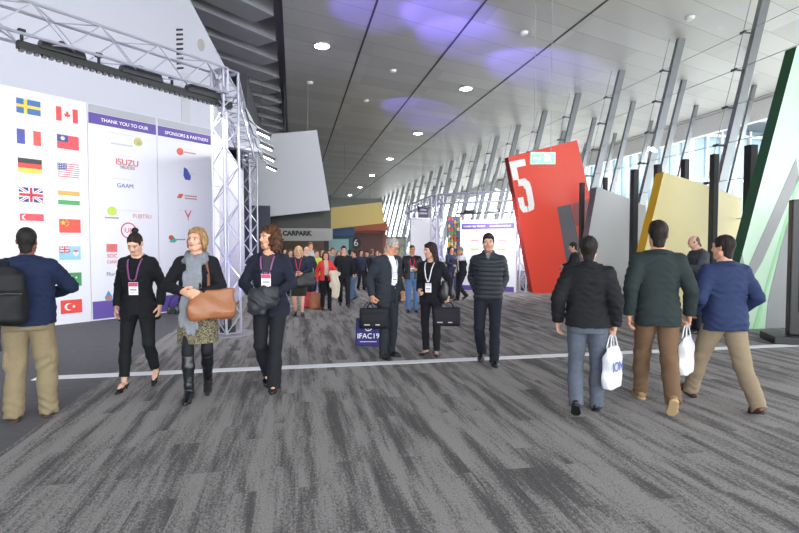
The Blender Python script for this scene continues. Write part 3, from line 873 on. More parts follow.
def ceiling_mat():
    m, nt, b = new_mat('ceiling_panels'); b.inputs['Roughness'].default_value = .45; b.inputs['Metallic'].default_value = .25
    tc = nt.nodes.new('ShaderNodeTexCoord'); sx = nt.nodes.new('ShaderNodeSeparateXYZ'); nt.links.new(tc.outputs['Object'], sx.inputs[0])
    # strips of panels run askew across the hall
    v = node_math(nt, 'SUBTRACT', node_math(nt, 'MULTIPLY', sx.outputs[1], .937), node_math(nt, 'MULTIPLY', sx.outputs[0], .35))
    q = node_math(nt, 'DIVIDE', v, 1.15); fl = node_math(nt, 'FLOOR', q); fr = node_math(nt, 'FRACT', q)
    cx = node_math(nt, 'FLOOR', node_math(nt, 'DIVIDE', node_math(nt, 'ADD', sx.outputs[0], .3), 3.3))
    cb = nt.nodes.new('ShaderNodeCombineXYZ'); nt.links.new(fl, cb.inputs[0]); nt.links.new(cx, cb.inputs[1])
    wn = nt.nodes.new('ShaderNodeTexWhiteNoise'); nt.links.new(cb.outputs[0], wn.inputs['Vector'])
    n = nt.nodes.new('ShaderNodeTexNoise'); n.inputs['Scale'].default_value = 60; nt.links.new(tc.outputs['Object'], n.inputs['Vector'])
    k = node_math(nt, 'ADD', .86, node_math(nt, 'MULTIPLY', wn.outputs['Value'], .2))
    k = node_math(nt, 'ADD', k, node_math(nt, 'MULTIPLY', n.outputs['Fac'], .08))
    line = node_math(nt, 'LESS_THAN', fr, .022)
    k = node_math(nt, 'MULTIPLY', k, node_math(nt, 'SUBTRACT', 1.0, node_math(nt, 'MULTIPLY', line, .45)))
    mx = nt.nodes.new('ShaderNodeMix'); mx.data_type = 'RGBA'; mx.blend_type = 'MULTIPLY'; mx.inputs['Factor'].default_value = 1
    mx.inputs['A'].default_value = (*hexc('b6b6b4'), 1); nt.links.new(k, mx.inputs['B'])
    nt.links.new(mx.outputs['Result'], b.inputs['Base Color'])
    return m

def glass_mat(name, tint=(1, 1, 1), refl=.06):
    if name in _M: return _M[name]
    m, nt, b = new_mat(name); out = nt.nodes['Material Output']; nt.nodes.remove(b)
    tr = nt.nodes.new('ShaderNodeBsdfTransparent'); tr.inputs['Color'].default_value = (*tint, 1)
    gl = nt.nodes.new('ShaderNodeBsdfGlossy'); gl.inputs['Roughness'].default_value = .02
    lw = nt.nodes.new('ShaderNodeLayerWeight'); lw.inputs['Blend'].default_value = .5
    k = node_math(nt, 'ADD', .03, node_math(nt, 'MULTIPLY', node_math(nt, 'POWER', lw.outputs['Facing'], 4.0), .5))
    mx = nt.nodes.new('ShaderNodeMixShader')
    nt.links.new(k, mx.inputs[0]); nt.links.new(tr.outputs[0], mx.inputs[1]); nt.links.new(gl.outputs[0], mx.inputs[2])
    nt.links.new(mx.outputs[0], out.inputs['Surface']); _M[name] = m; return m

steel = plain('mullion_steel', '85898c', .35, .55, noise=.05)
dark_steel = plain('dark_steel', '2a2c2f', .5, .3)
alu = plain('truss_aluminium', 'b2b2c0', .35, .5, noise=.04)
white_board = plain('white_board', 'd9d9e0', .5, noise=.01)
white_wall = plain('white_wall', 'bebfca', .6, noise=.02, nscale=1.5)
purple_b = plain('purple_print', '5b4795', .5, noise=.02)
black_pl = plain('black_plastic', '191a1c', .4)

# floor
f = MB(); f.box((-2.3, -14, -.2), (14.5, 95, 0)); floor = f.build('floor', carpet_mat()); tag(floor, kind='structure')
f = MB(); f.box((-16, -14, -.2), (-2.3, 95, 0)); tag(f.build('floor_left', plain('plain_carpet', '5d5c60', .97, noise=.2, nscale=9, bump=.3, bscale=200)), kind='structure')
a = ground(62, 377); b_ = ground(700, 349.5)
yl = (a[1] + b_[1])/2
f = MB(); f.box((a[0]-.3, yl-.10, .0), (14.0, yl+.10, .004)); tag(f.build('trim_1', plain('pale_floor_strip', 'e6e5e8', .7, noise=.05)), kind='structure')
# ceiling slab over hall and canopy
f = MB(); f.box((-.27, -14, CEIL), (13.2, 95, CEIL+.95)); tag(f.build('ceiling', ceiling_mat()), kind='structure')
f = MB(); f.box((13.2, -14, CEIL+.02), (23.6, 95, CEIL+.6)); tag(f.build('ceiling_canopy', ceiling_mat()), kind='structure')
f = MB()
for x in (2.53, 5.73, 9.3): f.box((x-.035, -14, CEIL-.012), (x+.035, 95, CEIL+.01))
tag(f.build('ceiling_seams', plain('seam_dark', '3a3a3c', .7)), kind='structure')
f = MB(); f.box((23.3, -14, CEIL-1.0), (23.6, 95, CEIL)); tag(f.build('trim_2', plain('fascia_white', 'f4f4f2', .5)), kind='structure')
# dark soffit with slanting beams on the left
f = MB(); f.box((-22, -14, CEIL+.8), (-.27, 95, CEIL+1.0)); tag(f.build('ceiling_left', plain('soffit_dark', '84848a', .6, noise=.06)), kind='structure')
bm_mat = plain('beam_grey', '97979d', .6, noise=.04)
q = .70711
for k in range(-3, 17):
    c = k*2.15 + 10.5                                    # beam line: points with Y - X = c
    x1 = -.9; x0 = -14.0
    f = MB(); f.obox((x0, x0 + c, CEIL+.4), (x1, x1 + c, CEIL+.4), .95, .8)
    tag(f.build('ceiling_beam', bm_mat), kind='structure')

# glazed facade, one bay every 3.6 m, leaning outwards
F_B, F_T = 11.0, 13.25
def fac(z): return F_B + (F_T - F_B)*z/CEIL
glass = glass_mat('clear_glass')
def bay(y):
    w = MB(); w._add([(F_B, 0, .0), (F_B, 3.5, .0), (F_T, 3.5, CEIL), (F_T, 0, CEIL)], [(0,1,2,3)])
    o = w.build('window', glass, fix=False); tag(o, kind='structure')
    m = MB()
    m.obox((F_B+.42, 0, 0), (F_T+.42, 0, CEIL+.05), .16, .26, up=(1,0,-.25)); m.build('mullion', steel, o)
    zz = (2.35, 3.45, 4.55, 5.65, 6.75, 7.85)
    for z in zz:
        m = MB(); m.tube([(fac(z)-.03, 0, z), (fac(z)-.03, 3.5, z)], .010, 6); m.build('transom', plain('rail_grey', '8f9396', .4, .4), o)
        m = MB(); m.tube([(fac(z)-.06, 0, z), (fac(z)+.34, 0, z)], .028, 6); m.obox((fac(z)-.05, -.10, z), (fac(z)-.05, .10, z), .05, .07); m.build('bracket', plain('bracket_grey', '55585c', .4, .4), o)
    m = MB(); m.tube([(F_B-.05, .0, 0), (F_T-.05, .0, CEIL)], .012, 5); m.build('cable', plain('rail_grey', '8f9396', .4, .4), o)
    o.location = (0, y, 0); return o
w0 = bay(3.04)
for k in range(1, 25):
    c = copy_tree(w0); c.location = (0, 3.04 + 3.5*k, 0)
for k in (-1, -2, -3): c = copy_tree(w0); c.location = (0, 3.04 + 3.5*k, 0)
# pillars under the canopy, two outer rows
def pillar(x0, x1, w):
    m = MB(); m.obox((x0, 0, -.2), (x1, 0, CEIL+.05), w, w*1.5, up=(1,0,-.25)); o = m.build('pillar', steel); tag(o, kind='structure'); return o
for xb, xt, w, st in ((14.9, 17.2, .15, 3.6), (18.6, 20.9, .13, 3.6)):
    p0 = pillar(xb, xt, w)
    for k in range(0, 22):
        c = p0 if k == 0 else p0.copy()
        if k: COL.objects.link(c)
        c.location = (0, 3.2 + st*k, 0)
# outside: pale pavement and the glass building across the forecourt
f = MB(); f.box((14.5, -30, -.25), (120, 140, -.05)); tag(f.build('ground', plain('pavement_pale', 'b9b8b3', .9)), kind='structure')
bt = MB(); bt.box((35, 42, -.05), (62, 60, 12.0)); bl = bt.build('building', plain('blue_glass_wall', '6d8791', .15, .0, noise=.12, nscale=.4))
tag(bl, 'pale blue glass office building seen through the glazed facade across the forecourt', 'building')
m = MB()
for x in np.arange(35, 62.1, 1.5): m.box((x-.09, 41.8, -.05), (x+.09, 42.0, 12))
for y in np.arange(42, 60, 1.5): m.box((34.8, y-.09, -.05), (35.0, y+.09, 12))
for z in (3.5, 7.5, 11.5): m.box((34.85, 41.85, z-.12), (62, 41.99, z+.12))
m.build('facade_frame', plain('frame_white', 'b8bec2', .5), bl)
m = MB(); m.box((33.0, 38.5, 12.0), (63, 61, 13.0)); m.build('roof', plain('roof_grey', '50575c', .5), bl)

# far end and left side of the hall
f = MB(); f.box((-3, 84, 0), (14, 84.4, CEIL)); tag(f.build('wall_far', plain('far_wall', '8d918c', .7, noise=.1, nscale=.6)), kind='structure')
f = MB(); f.box((-2.2, 24.0, 0), (-1.9, 84, CEIL+.3)); tag(f.build('wall_left', plain('hall_wall_dark', '55565c', .7)), kind='structure')
f = MB(); f.box((-16, 84, 0), (-2, 84.4, CEIL)); tag(f.build('wall_back', plain('hall_wall_dark', '55565c', .7)), kind='structure')
f = MB(); f.box((-16.3, -14, 0), (-16, 84, CEIL+.4)); tag(f.build('wall_side', white_wall), kind='structure')

# ------------------------------------------------------------------ diagonal board wall on the left
WP = vec(-4.15, 12.75, 0); WN = vec(q, -q, 0); WU = vec(q, q, 0)
def wl(px, py, off=0.0):
    p = on_plane(px, py, WP + WN*off, WN); return np.array([np.dot(p - WP, WU), p[2]])
def wbox(mb, u0, u1, z0, z1, y0, y1, m=0): mb.box((u0, y0, z0), (u1, y1, z1), m); return mb
ul = wl(-60, 100)[0]; um = wl(89, 200)[0]; ue = wl(216, 200)[0]; us = wl(158, 200)[0]
zt = wl(89, 103)[1]
ROT45 = rad(45)
fb = MB(); wbox(fb, ul, um-.006, .0, zt, 0, .16); flag_board = fb.build('flag_board', white_board, loc=tuple(WP), rz=ROT45)
tag(flag_board, 'tall white board printed with two columns of national flags', 'display board')
sb = empty('sponsor_board', tuple(WP), ROT45, 'tall white sponsor board with purple thank you header, right of the flags', 'display board')
zh = wl(89, 101.5)[1] + .02
zh = zt
zb0, zb1 = wl(93, 112.5)[1], wl(93, 123.5)[1]
for u0, u1 in ((um+.006, us-.006), (us+.006, ue)):
    p = MB(); wbox(p, u0, u1, 0, zh, 0, .16); p.build('panel', white_board, sb)
    p = MB(); wbox(p, u0+.02, u1-.02, zb1, zb0, -.008, .0); p.build('header_band', purple_b, sb)
    p = MB(); wbox(p, u0+.02, u1-.02, .03, .42, -.008, .0); p.build('footer_band', purple_b, sb)
    p = MB(); wbox(p, u0+.02, u1-.02, zb0+.01, zh-.01, -.006, .0); p.build('top_strip', plain('grey_strip', 'a5a6ac', .5), sb)

TEXTS = []
def text(body, u, z, size, mat, parent, name='lettering', y=-.012, align='CENTER', sx=1.0, rx=pi/2, ext=.002, bold=0.0):
    c = bpy.data.curves.new(name, 'FONT'); c.body = body; c.size = size; c.align_x = align; c.align_y = 'CENTER'; c.extrude = ext
    c.offset = bold; c.materials.append(mat); o = bpy.data.objects.new(name, c); link(o, parent); o.location = (u, y, z); o.rotation_euler = (rx, 0, 0); o.scale = (sx, 1, 1); TEXTS.append(o); return o
T = lambda c: plain('ink_'+c, c, .5, noise=0)
def wtext(body, px, py, wpx, col, parent, hk=None, name='lettering'):
    """lettering on the board centred at a photo point, about wpx pixels wide"""
    u, z = wl(px, py); u0 = wl(px-wpx/2, py)[0]; u1 = wl(px+wpx/2, py)[0]
    W = u1 - u0; n = len(max(body.split('\n'), key=len)); size = W/(n*.56)
    o = text(body, u, z, size, T(col), parent, name)
    bpy.context.view_layer.update()
    w = o.dimensions[0]
    if w > 0: o.data.size *= W/w
    return o
def wbar(px, py, wpx, col, parent, rows=1):
    for r in range(rows):
        (u0, z), (u1, _) = wl(px-wpx/2, py + r*2.6 - (rows-1)*1.3), wl(px+wpx/2, py)
        p = MB(); n = max(3, int(wpx/2))
        for k in range(n): a = u0 + (u1-u0)*k/n; wbox(p, a, a + (u1-u0)/n*.72, z-.016, z+.016, -.008, 0)
        p.build('small_print', T(col), parent)
wtext('THANK YOU TO OUR', 125, 124.6, 47, 'ffffff', sb); wtext('SPONSORS & PARTNERS', 187, 136.8, 43, 'ffffff', sb)
wtext('ISUZU', 127, 163, 22, 'c8413c', sb, name='logo'); wtext('TRUCKS', 127, 168, 15, '5a4a4a', sb, name='logo')
wtext('GAAM', 125, 186, 16, '4a6aa8', sb, name='logo'); wtext('FUJITSU', 142, 216.5, 18, 'd08a8a', sb, name='logo')
wtext('Florva', 113, 274, 13, '6a6a70', sb, name='logo'); wtext('engie', 122, 295, 14, '6a8ab0', sb, name='logo')
wtext('SOC', 112, 256, 10, 'c86060', sb, name='logo'); wtext('OAK', 112, 262, 10, 'c86060', sb, name='logo')
wbar(112, 217.5, 14, '7a7a7a', sb, 1)
for px, py, wpx in ((121,132,24),(123,155,16),(122,178,18),(110,208,60),(186,148,14),(187,172,16),(186,195,16),(187,210,14)):
    (u0, z), (u1, _) = wl(px-wpx/2, py), wl(px+wpx/2, py)
    p = MB(); wbox(p, u0, u1, z-.008, z+.008, -.006, 0); p.build('caption_line', T('cfc8d8'), sb)
def disc(px, py, r, col, parent, name='logo', ring=0, sq=None):
    u, z = wl(px, py); n = 24
    pts = [(u + r*cos(2*pi*k/n), z + r*sin(2*pi*k/n)) for k in range(n)] if sq is None else [(u + r*a, z + r*b) for a, b in sq]
    p = MB()
    if ring:
        p.tube([(a, -.008, b) for a, b in pts], ring, 6, closed=True)
    else: p.prism(pts, -.012, 0)
    return p.build(name, T(col), parent)
disc(138, 142, .10, 'c9c46a', sb); disc(138.5, 142.5, .06, 'f0eee6', sb); wbar(122, 143, 22, 'b8b8c0', sb, 1)
disc(112, 211, .10, 'b5d04a', sb); disc(128.5, 230.5, .17, 'c85a5a', sb, ring=.014); wtext('UL', 128.5, 230.5, 8, 'c85a5a', sb, name='logo')
disc(180, 151.5, .09, 'd8604a', sb); wbar(190, 152, 12, 'c87a6a', sb, 1)
disc(187, 174.5, .17, '4a55a8', sb, sq=[(-.5,1),(0,.8),(.6,-.2),(.5,-.8),(-.3,-.8),(-.6,-.2)])
disc(180, 196, .09, 'c86050', sb, sq=[(-1,-.6),(-.3,.6),(1,.6),(.3,-.6)]); wbar(191, 197, 12, 'b07070', sb, 2)
disc(188, 215.5, .14, 'c85a5a', sb, sq=[(-.7,.9),(-.5,.9),(0,0),(.5,.9),(.7,.9),(.1,-.3),(0,-.9),(-.1,-.3)])
disc(173, 239, .10, '4aa890', sb, sq=[(-1,-.8),(-.2,.9),(1,-.3),(.4,-.9)]); disc(171, 237.5, .06, 'd85a4a', sb); wbar(181, 239.5, 9, '707078', sb, 1)
disc(108.5, 296, .12, '4a90c8', sb, sq=[(0,1),(.7,-.2),(.5,-.9),(-.5,-.9),(-.7,-.2)]); disc(108.5, 298, .06, 'e88a40', sb)
for i in range(3):
    for j in range(2): disc(108.6+i*3.2, 246+j*4.0, .05, 'd87070', sb, sq=[(-.9,-.9),(.9,-.9),(.9,.9),(-.9,.9)])

# flags
FLAGPX = [('sweden',28.5,107),('france',29,137.5),('germany',30,166),('britain',31,195),('singapore',32,221),
          ('canada',67,115),('taiwan',68,142.5),('usa',68.5,170.5),('india',69,198),('china',70,226),('fiji',70,253),('pakistan',71,279.5),('turkey',71.5,306.5)]
FW, FH = .42, .285
def flag(kind, px, py):
    u, z = wl(px, py); mats = []; mb = MB()
    mi = {}
    def M(c):
        if c not in mi: mi[c] = len(mats); mats.append(T(c))
        return mi[c]
    def R(x0, x1, y0, y1, c, d=.006):
        mb.box((u - FW/2 + FW*x0, -d, z - FH/2 + FH*y0), (u - FW/2 + FW*x1, 0, z - FH/2 + FH*y1), M(c))
    def Pg(pts, c, d=.009):
        mb.prism([(u - FW/2 + FW*a, z - FH/2 + FH*b) for a, b in pts], -d, 0, M(c))
    def star(cx, cy, r, c, d=.010, n=5):
        Pg([(cx + r*(1 if k % 2 == 0 else .42)*cos(pi/2 + pi*k/n)*FH/FW, cy + r*(1 if k % 2 == 0 else .42)*sin(pi/2 + pi*k/n)) for k in range(2*n)], c, d)
    def circ(cx, cy, r, c, d=.009): Pg([(cx + r*cos(2*pi*k/20)*FH/FW, cy + r*sin(2*pi*k/20)) for k in range(20)], c, d)
    def union(x0, x1, y0, y1):
        R(x0, x1, y0, y1, '2a3a80'); X = lambda t: x0 + (x1-x0)*t; Y = lambda t: y0 + (y1-y0)*t
        for w, c, d in ((.09, 'f2f2f2', .008), (.035, 'c8303c', .0095)):
            Pg([(X(0),Y(w*1.2)),(X(0),Y(0)),(X(w),Y(0)),(X(1),Y(1-w*1.2)),(X(1),Y(1)),(X(1-w),Y(1))], c, d)
            Pg([(X(0),Y(1-w*1.2)),(X(0),Y(1)),(X(w),Y(1)),(X(1),Y(w*1.2)),(X(1),Y(0)),(X(1-w),Y(0))], c, d)
        for w, c, d in ((.17, 'f2f2f2', .0105), (.10, 'c8303c', .012)):
            R(x0, x1, Y(.5-w), Y(.5+w), c, d); R(X(.5-w*.6), X(.5+w*.6), y0, y1, c, d)
    if kind == 'sweden': R(0,1,0,1,'3f6ca6'); R(.30,.44,0,1,'e8c84a',.008); R(0,1,.40,.60,'e8c84a',.008)
    if kind == 'france': R(0,.333,0,1,'4a4f9c'); R(.333,.667,0,1,'f2f2f4'); R(.667,1,0,1,'d8504a')
    if kind == 'germany': R(0,1,.667,1,'2e2a2c'); R(0,1,.333,.667,'cc4038'); R(0,1,0,.333,'e8c04a')
    if kind == 'britain': union(0,1,0,1)
    if kind == 'singapore': R(0,1,.5,1,'dc4a54'); R(0,1,0,.5,'f4f4f4'); circ(.2,.75,.17,'f4f4f4'); circ(.25,.75,.15,'dc4a54',.010)
    if kind == 'canada':
        R(0,.25,0,1,'dc4a44'); R(.25,.75,0,1,'f4f4f4'); R(.75,1,0,1,'dc4a44')
        Pg([(.5,.84),(.54,.68),(.58,.72),(.56,.52),(.63,.60),(.65,.52),(.60,.36),(.51,.36),(.51,.2),(.49,.2),(.49,.36),(.40,.36),(.35,.52),(.37,.60),(.44,.52),(.42,.72),(.46,.68)], 'dc4a44')
    if kind == 'taiwan': R(0,1,0,1,'d84a50'); R(0,.5,.5,1,'3a4a8c',.008); star(.25,.75,.19,'f4f4f4',.0095,12); circ(.25,.75,.10,'f4f4f4',.010)
    if kind == 'usa':
        for k in range(13): R(0,1,k/13,(k+1)/13,'c8505a' if k % 2 == 0 else 'f2f2f2')
        R(0,.42,.46,1,'3c4680',.008)
        for i in range(5):
            for j in range(4): circ(.05+i*.08,.53+j*.13,.028,'f2f2f2',.009)
    if kind == 'india': R(0,1,.667,1,'e8a050'); R(0,1,.333,.667,'f4f4f4'); R(0,1,0,.333,'4a9c5c'); circ(.5,.5,.12,'4a5aa0'); circ(.5,.5,.09,'f4f4f4',.010)
    if kind == 'china':
        R(0,1,0,1,'de5040'); star(.18,.72,.2,'f0c84a')
        for a, b in ((.34,.9),(.41,.78),(.41,.62),(.34,.5)): star(a,b,.06,'f0c84a')
    if kind == 'fiji': R(0,1,0,1,'8fc0dc'); union(0,.5,.5,1); Pg([(.66,.7),(.88,.7),(.88,.42),(.77,.24),(.66,.42)],'f2f2f2'); R(.66,.88,.58,.7,'d05050',.011); R(.75,.79,.3,.7,'d05050',.011)
    if kind == 'pakistan': R(0,1,0,1,'3f8a50'); R(0,.25,0,1,'f4f4f4',.008); circ(.62,.5,.3,'f4f4f4',.009); circ(.67,.56,.27,'3f8a50',.010); star(.74,.64,.1,'f4f4f4',.011)
    if kind == 'turkey': R(0,1,0,1,'dc4438'); circ(.36,.5,.27,'f4f4f4',.008); circ(.42,.5,.215,'dc4438',.009); star(.60,.5,.14,'f4f4f4',.010)
    o = mb.build('flag', mats, flag_board); o['label'] = {'britain':'British','usa':'American','sweden':'Swedish','france':'French','germany':'German','singapore':'Singapore','canada':'Canadian','taiwan':'Taiwanese','india':'Indian','china':'Chinese','fiji':'Fijian','pakistan':'Pakistani','turkey':'Turkish'}[kind] + ' flag print'
for a_ in FLAGPX: flag(*a_)

# the giant leaning white slab behind the boards
GP = WP - WN*1.0
def gl_(px, py): p = on_plane(px, py, GP, WN); return (np.dot(p - GP, WU), p[2])
uR = np.dot(vec(-2.25, 16.05, 0) - GP, WU)
poly = [(-6.0, 0), (uR, 0.0), (uR, 4.55), (gl_(262, 150)[0], 4.55), gl_(257, 128), gl_(190, 0), gl_(168, -42), (-6.0, CEIL+.1)]
poly[6] = (poly[6][0], CEIL + .1)
mb = MB(); mb.prism(poly, 0, .35); slab = mb.build('leaning_wall_slab', white_wall, loc=tuple(GP), rz=ROT45)
tag(slab, 'giant white leaning slab towering behind the flag and sponsor boards', 'wall slab')
# its printed marks: a column of slanting black dashes and a grey round spot
m = MB()
(u0, z0), (u1, z1) = gl_(176, 27), gl_(181.5, 72)
for k in range(9):
    zz = z0 + (z1 - z0)*(k + .5)/9; h_ = abs(z1 - z0)/9*.30
    m.prism([(u0, zz-h_), (u0+.20, zz+h_*.9), (u0+.20, zz+h_*2.3), (u0, zz+h_*.5)], -.012, 0)
m.build('dash_print', T('242428'), slab)
m = MB(); (u0, z0) = gl_(182, 72); (u1, z1) = gl_(182, 122); m.box((u0-.04, -.01, min(z0, z1)), (u0+.22, 0, max(z0, z1))); m.build('grey_stripe', T('b6b7bd'), slab)
m = MB(); u0, z0 = gl_(201, 45)
m.prism([(u0 + .11*cos(2*pi*k/24), z0 + .17*sin(2*pi*k/24)) for k in range(24)], -.012, 0); m.build('spot_print', T('a3a19c'), slab)

# ------------------------------------------------------------------ truss portals
def truss(mb, a, b, s, up=(0, 0, 1), r=.022, rb=.011, step=None):
    """box truss of side s from a to b"""
    a = np.asarray(a, float); b = np.asarray(b, float); d = b - a; L = np.linalg.norm(d); d /= L
    u = np.asarray(up, float); u = unit(u - d*np.dot(u, d)); w = np.cross(d, u)
    cs = [(-1,-1),(1,-1),(1,1),(-1,1)]; P = lambda c, t: a + d*t + (w*c[0] + u*c[1])*s/2
    for c in cs: mb.tube([P(c, 0), P(c, L)], r, 8)
    n = max(2, int(round(L/(step or s*1.05)))); st = L/n
    for k in range(n):
        for i in range(4):
            c0, c1 = cs[i], cs[(i+1) % 4]
            if (k + i) % 2: c0, c1 = c1, c0
            mb.tube([P(c0, k*st), P(c1, (k+1)*st)], rb, 5)
    for t in (0, L):
        for i in range(4): mb.tube([P(cs[i], t), P(cs[(i+1) % 4], t)], r*.8, 6)
    return mb
tc1 = ground(228, 334); T1 = vec(tc1[0], tc1[1], 0)
T2 = vec(-1.45, 19.1, 0)
ztop = 4.80; s_ = .43
por = empty('truss_portal', (T1[0], T1[1], 0), 0, 'silver box truss portal lit violet in front of the sponsor board', 'truss')
L0 = lambda p: np.asarray(p, float) - vec(T1[0], T1[1], 0)
def tower(parent, p, ztop, org, s=.33, rz=45):
    ux = rot((0,0,1), rz)@vec(1,0,0)
    mb = MB(); truss(mb, np.array(p) - org + vec(0,0,.03), np.array(p) - org + vec(0,0,ztop), s, up=ux, r=.024*(1 if ztop > 4 else 1.35), rb=.012*(1 if ztop > 4 else 1.4)); mb.build('tower', alu, parent)
    b = MB(); c = np.array(p) - org; b.cyl((c[0], c[1], 0), .46, .025, 36); b.build('base_plate', plain('base_steel', '8b8c92', .5, .4), parent)
    k = MB(); k.box((c[0]-.13, c[1]-.13, .03), (c[0]+.13, c[1]+.13, .16), bev=.02); k.cyl((c[0], c[1], .16), .07, .12, 16); k.build('uplight', black_pl, parent)
tower(por, T1, ztop, T1); tower(por, T2, ztop-.05, T1, rz=45)
bd = unit(vec(-1, -1, 0))
mb = MB(); truss(mb, L0(T1) + vec(0,0,ztop-s_/2) + bd*.1, L0(T1) + bd*8.5 + vec(0,0,ztop-s_/2), s_); mb.build('beam', alu, por)
mb = MB(); truss(mb, L0(T1) + vec(0,.1,ztop-s_/2), L0(T2) + vec(0,0,ztop-s_/2), s_); mb.build('beam', alu, por)
# LED wash bar under the diagonal beam
wn = vec(-q, q, 0)
B0 = on_plane(231, 106, T1, wn); B1 = on_plane(17, 44, T1, wn)
bar = empty('light_bar', tuple(B0), 0, 'long black LED wash bar clamped beneath the near truss beam', 'stage light')
lb = MB(); lb.obox((0,0,0), B1 - B0, .09, .10); lb.build('housing', black_pl, bar)
lm = plain('lamp_lens', '55555c', .2); n = 38
for k in range(n):
    p = (B1 - B0)*(k + .5)/n; lb = MB(); lb.obox(p + vec(0,0,-.03) , p + vec(0,0,-.085), .05, .05, up=(1,1,0)); lb.build('lens', lm, bar)
tt = lambda px: np.dot(on_plane(px, 75, T1, wn) - B0, unit(B1 - B0))/np.linalg.norm(B1 - B0)
for px in (62, 141, 203):
    p = (B1 - B0)*tt(px); L_ = .34 if px > 100 else .30
    lb = MB(); lb.prism([(-L_, 0), (L_, 0), (L_*.86, .13), (-L_*.86, .13)], -.08, .08, tr=lambda u, v, w: tuple(p + bd*u + wn*w + vec(0,0,v+.03))); lb.build('driver_box', plain('grey_plastic', '2c2d30', .5), bar)
for px in (22, 63, 99, 140, 172, 205):
    p = (B1 - B0)*tt(px); lb = MB(); lb.tube([p + vec(0,0,.03), p + vec(0,0,.20)], .022, 8); lb.obox(p - bd*.04 + vec(0,0,.18), p + bd*.04 + vec(0,0,.18), .07, .06); lb.build('clamp', dark_steel, bar)

# side boards along the hall between the two towers
sbx = -1.62
mb = MB(); mb.box((sbx-.12, 12.5, 0), (sbx, 18.6, 2.95)); o = mb.build('side_board', plain('lavender_board', 'd3cfe4', .5, noise=.02)); tag(o, 'lavender grey display wall seen edge on behind the near truss tower', 'display board')
mb = MB(); mb.prism([(12.5, 2.96), (18.6, 2.96), (18.6, 4.1), (12.5, 4.1)], sbx-.1, sbx, tr=lambda u, v, w: (w, u, v)); o = mb.build('side_banner', white_board); tag(o, 'bright white banner wall above the lavender wall behind the truss tower', 'display board')
# flood lamps on arms along the far run of the truss
lampm = plain('flood_lens', 'ffffff', .2, emit=9.0)
for k, (y, z) in enumerate(((12.3, 4.30), (13.6, 4.25), (15.0, 4.2), (16.6, 4.15))):
    o = empty('flood_light', (T1[0]+.2, y, z), 0, '%s white flood lamp on an arm of the far truss run' % ('first', 'second', 'third', 'fourth')[k] + (' nearest the tower', ', after the nearest one', ', below the second', ', deepest in the hall')[k], 'stage light', 'flood lamps on the far truss run')
    o.rotation_euler = (0, rad(24), 0)
    mb = MB(); mb.box((.25, -.10, -.04), (.58, .10, .05), bev=.015); mb.build('housing', dark_steel, o)
    mb = MB(); mb.box((.27, -.08, -.052), (.56, .08, -.038)); mb.build('lens', lampm, o)
    mb = MB(); mb.tube([(-.15, 0, .30), (.02, 0, .12), (.3, 0, .05)], .016, 6); mb.build('arm', dark_steel, o)

# ------------------------------------------------------------------ numbered slabs along the facade
def slab_blade(name, d, poly_px, mats, label, t=.32, yrot=0.0, parts=(), cat='sign slab'):
    base = ground(*poly_px[-1]) if d is None else at(poly_px[-1][0], CY, d)
    P0 = vec(base[0], base[1], 0); n = rot((0,0,1), yrot)@vec(0,-1,0); ux = rot((0,0,1), yrot)@vec(1,0,0)
    def loc(px, py): p = on_plane(px, py, P0, n); return (np.dot(p - P0, ux), p[2])
    pl = [loc(*p) for p in poly_px]; zmin = 0.0
    pl = [(u, max(z, 0)) for u, z in pl]
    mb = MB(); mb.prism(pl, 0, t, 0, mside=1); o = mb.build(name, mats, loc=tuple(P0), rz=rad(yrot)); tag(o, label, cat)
    for nm, pp, mt in parts:
        m = MB(); m.prism([loc(*p) for p in pp], -.006, 0.0, 0); m.build(nm, mt, o)
    return o, loc
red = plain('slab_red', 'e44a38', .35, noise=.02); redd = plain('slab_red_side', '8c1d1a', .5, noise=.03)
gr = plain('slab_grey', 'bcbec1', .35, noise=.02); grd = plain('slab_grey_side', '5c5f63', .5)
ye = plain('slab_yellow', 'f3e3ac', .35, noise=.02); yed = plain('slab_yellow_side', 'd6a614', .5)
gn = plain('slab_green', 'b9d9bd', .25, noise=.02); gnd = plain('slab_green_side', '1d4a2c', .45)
dk = plain('slab_print_dark', '5a5b60', .4)
o5, l5 = slab_blade('number_slab', 18.2, [(508,157),(577,140),(612,294),(533,294)], [red, redd], 'tall red leaning slab with a white 5 at its top corner',
    parts=[('dark_print', [(557,207),(571,204),(590,294),(572,294)], dk), ('dark_print', [(573,204),(588,199),(592,222),(576,226)], plain('slab_print_redgrey', '8d4c4c', .4))])
# the stencilled 5
def five(px0, px1, py0, py1):
    S5 = [[(0,.0),(.92,.0),(.92,.13),(.38,.13),(.38,.36),(.05,.36)],
          [(.30,.36),(.72,.36),(.95,.45),(1,.56),(.62,.56),(.55,.49),(.30,.49)],
          [(.66,.56),(1,.56),(1,.88),(.66,.88)], [(1,.88),(.92,.97),(.60,1.0),(.60,.88)],
          [(.12,.70),(.44,.70),(.44,.87),(.56,.90),(.56,1.0),(.28,.99),(.14,.90)]]
    for poly in S5:
        yield [(px0 + (px1-px0)*x + 9.5*y - 1, py0 + (py1-py0)*y - 3.5*x) for x, y in poly]
for pp in five(510, 527, 162, 214):
    m = MB(); m.prism([l5(*p) for p in pp], -.008, 0.0); m.build('numeral', plain('numeral_white', 'efefec', .4), o5)
slab_blade('grey_slab', 16.2, [(597,187),(628,198),(646,206),(646,300),(577,300)], [gr, grd], 'plain light grey leaning slab between the red and yellow ones')
slab_blade('yellow_slab', 13.6, [(664,172),(703,184),(742,198),(742,313),(630,313)], [ye, yed], 'plain pale yellow leaning slab right of the grey slab')
gm = plain('green_print_grey', '86898a', .35); gl2 = plain('green_print_mid', '8fcf95', .35)
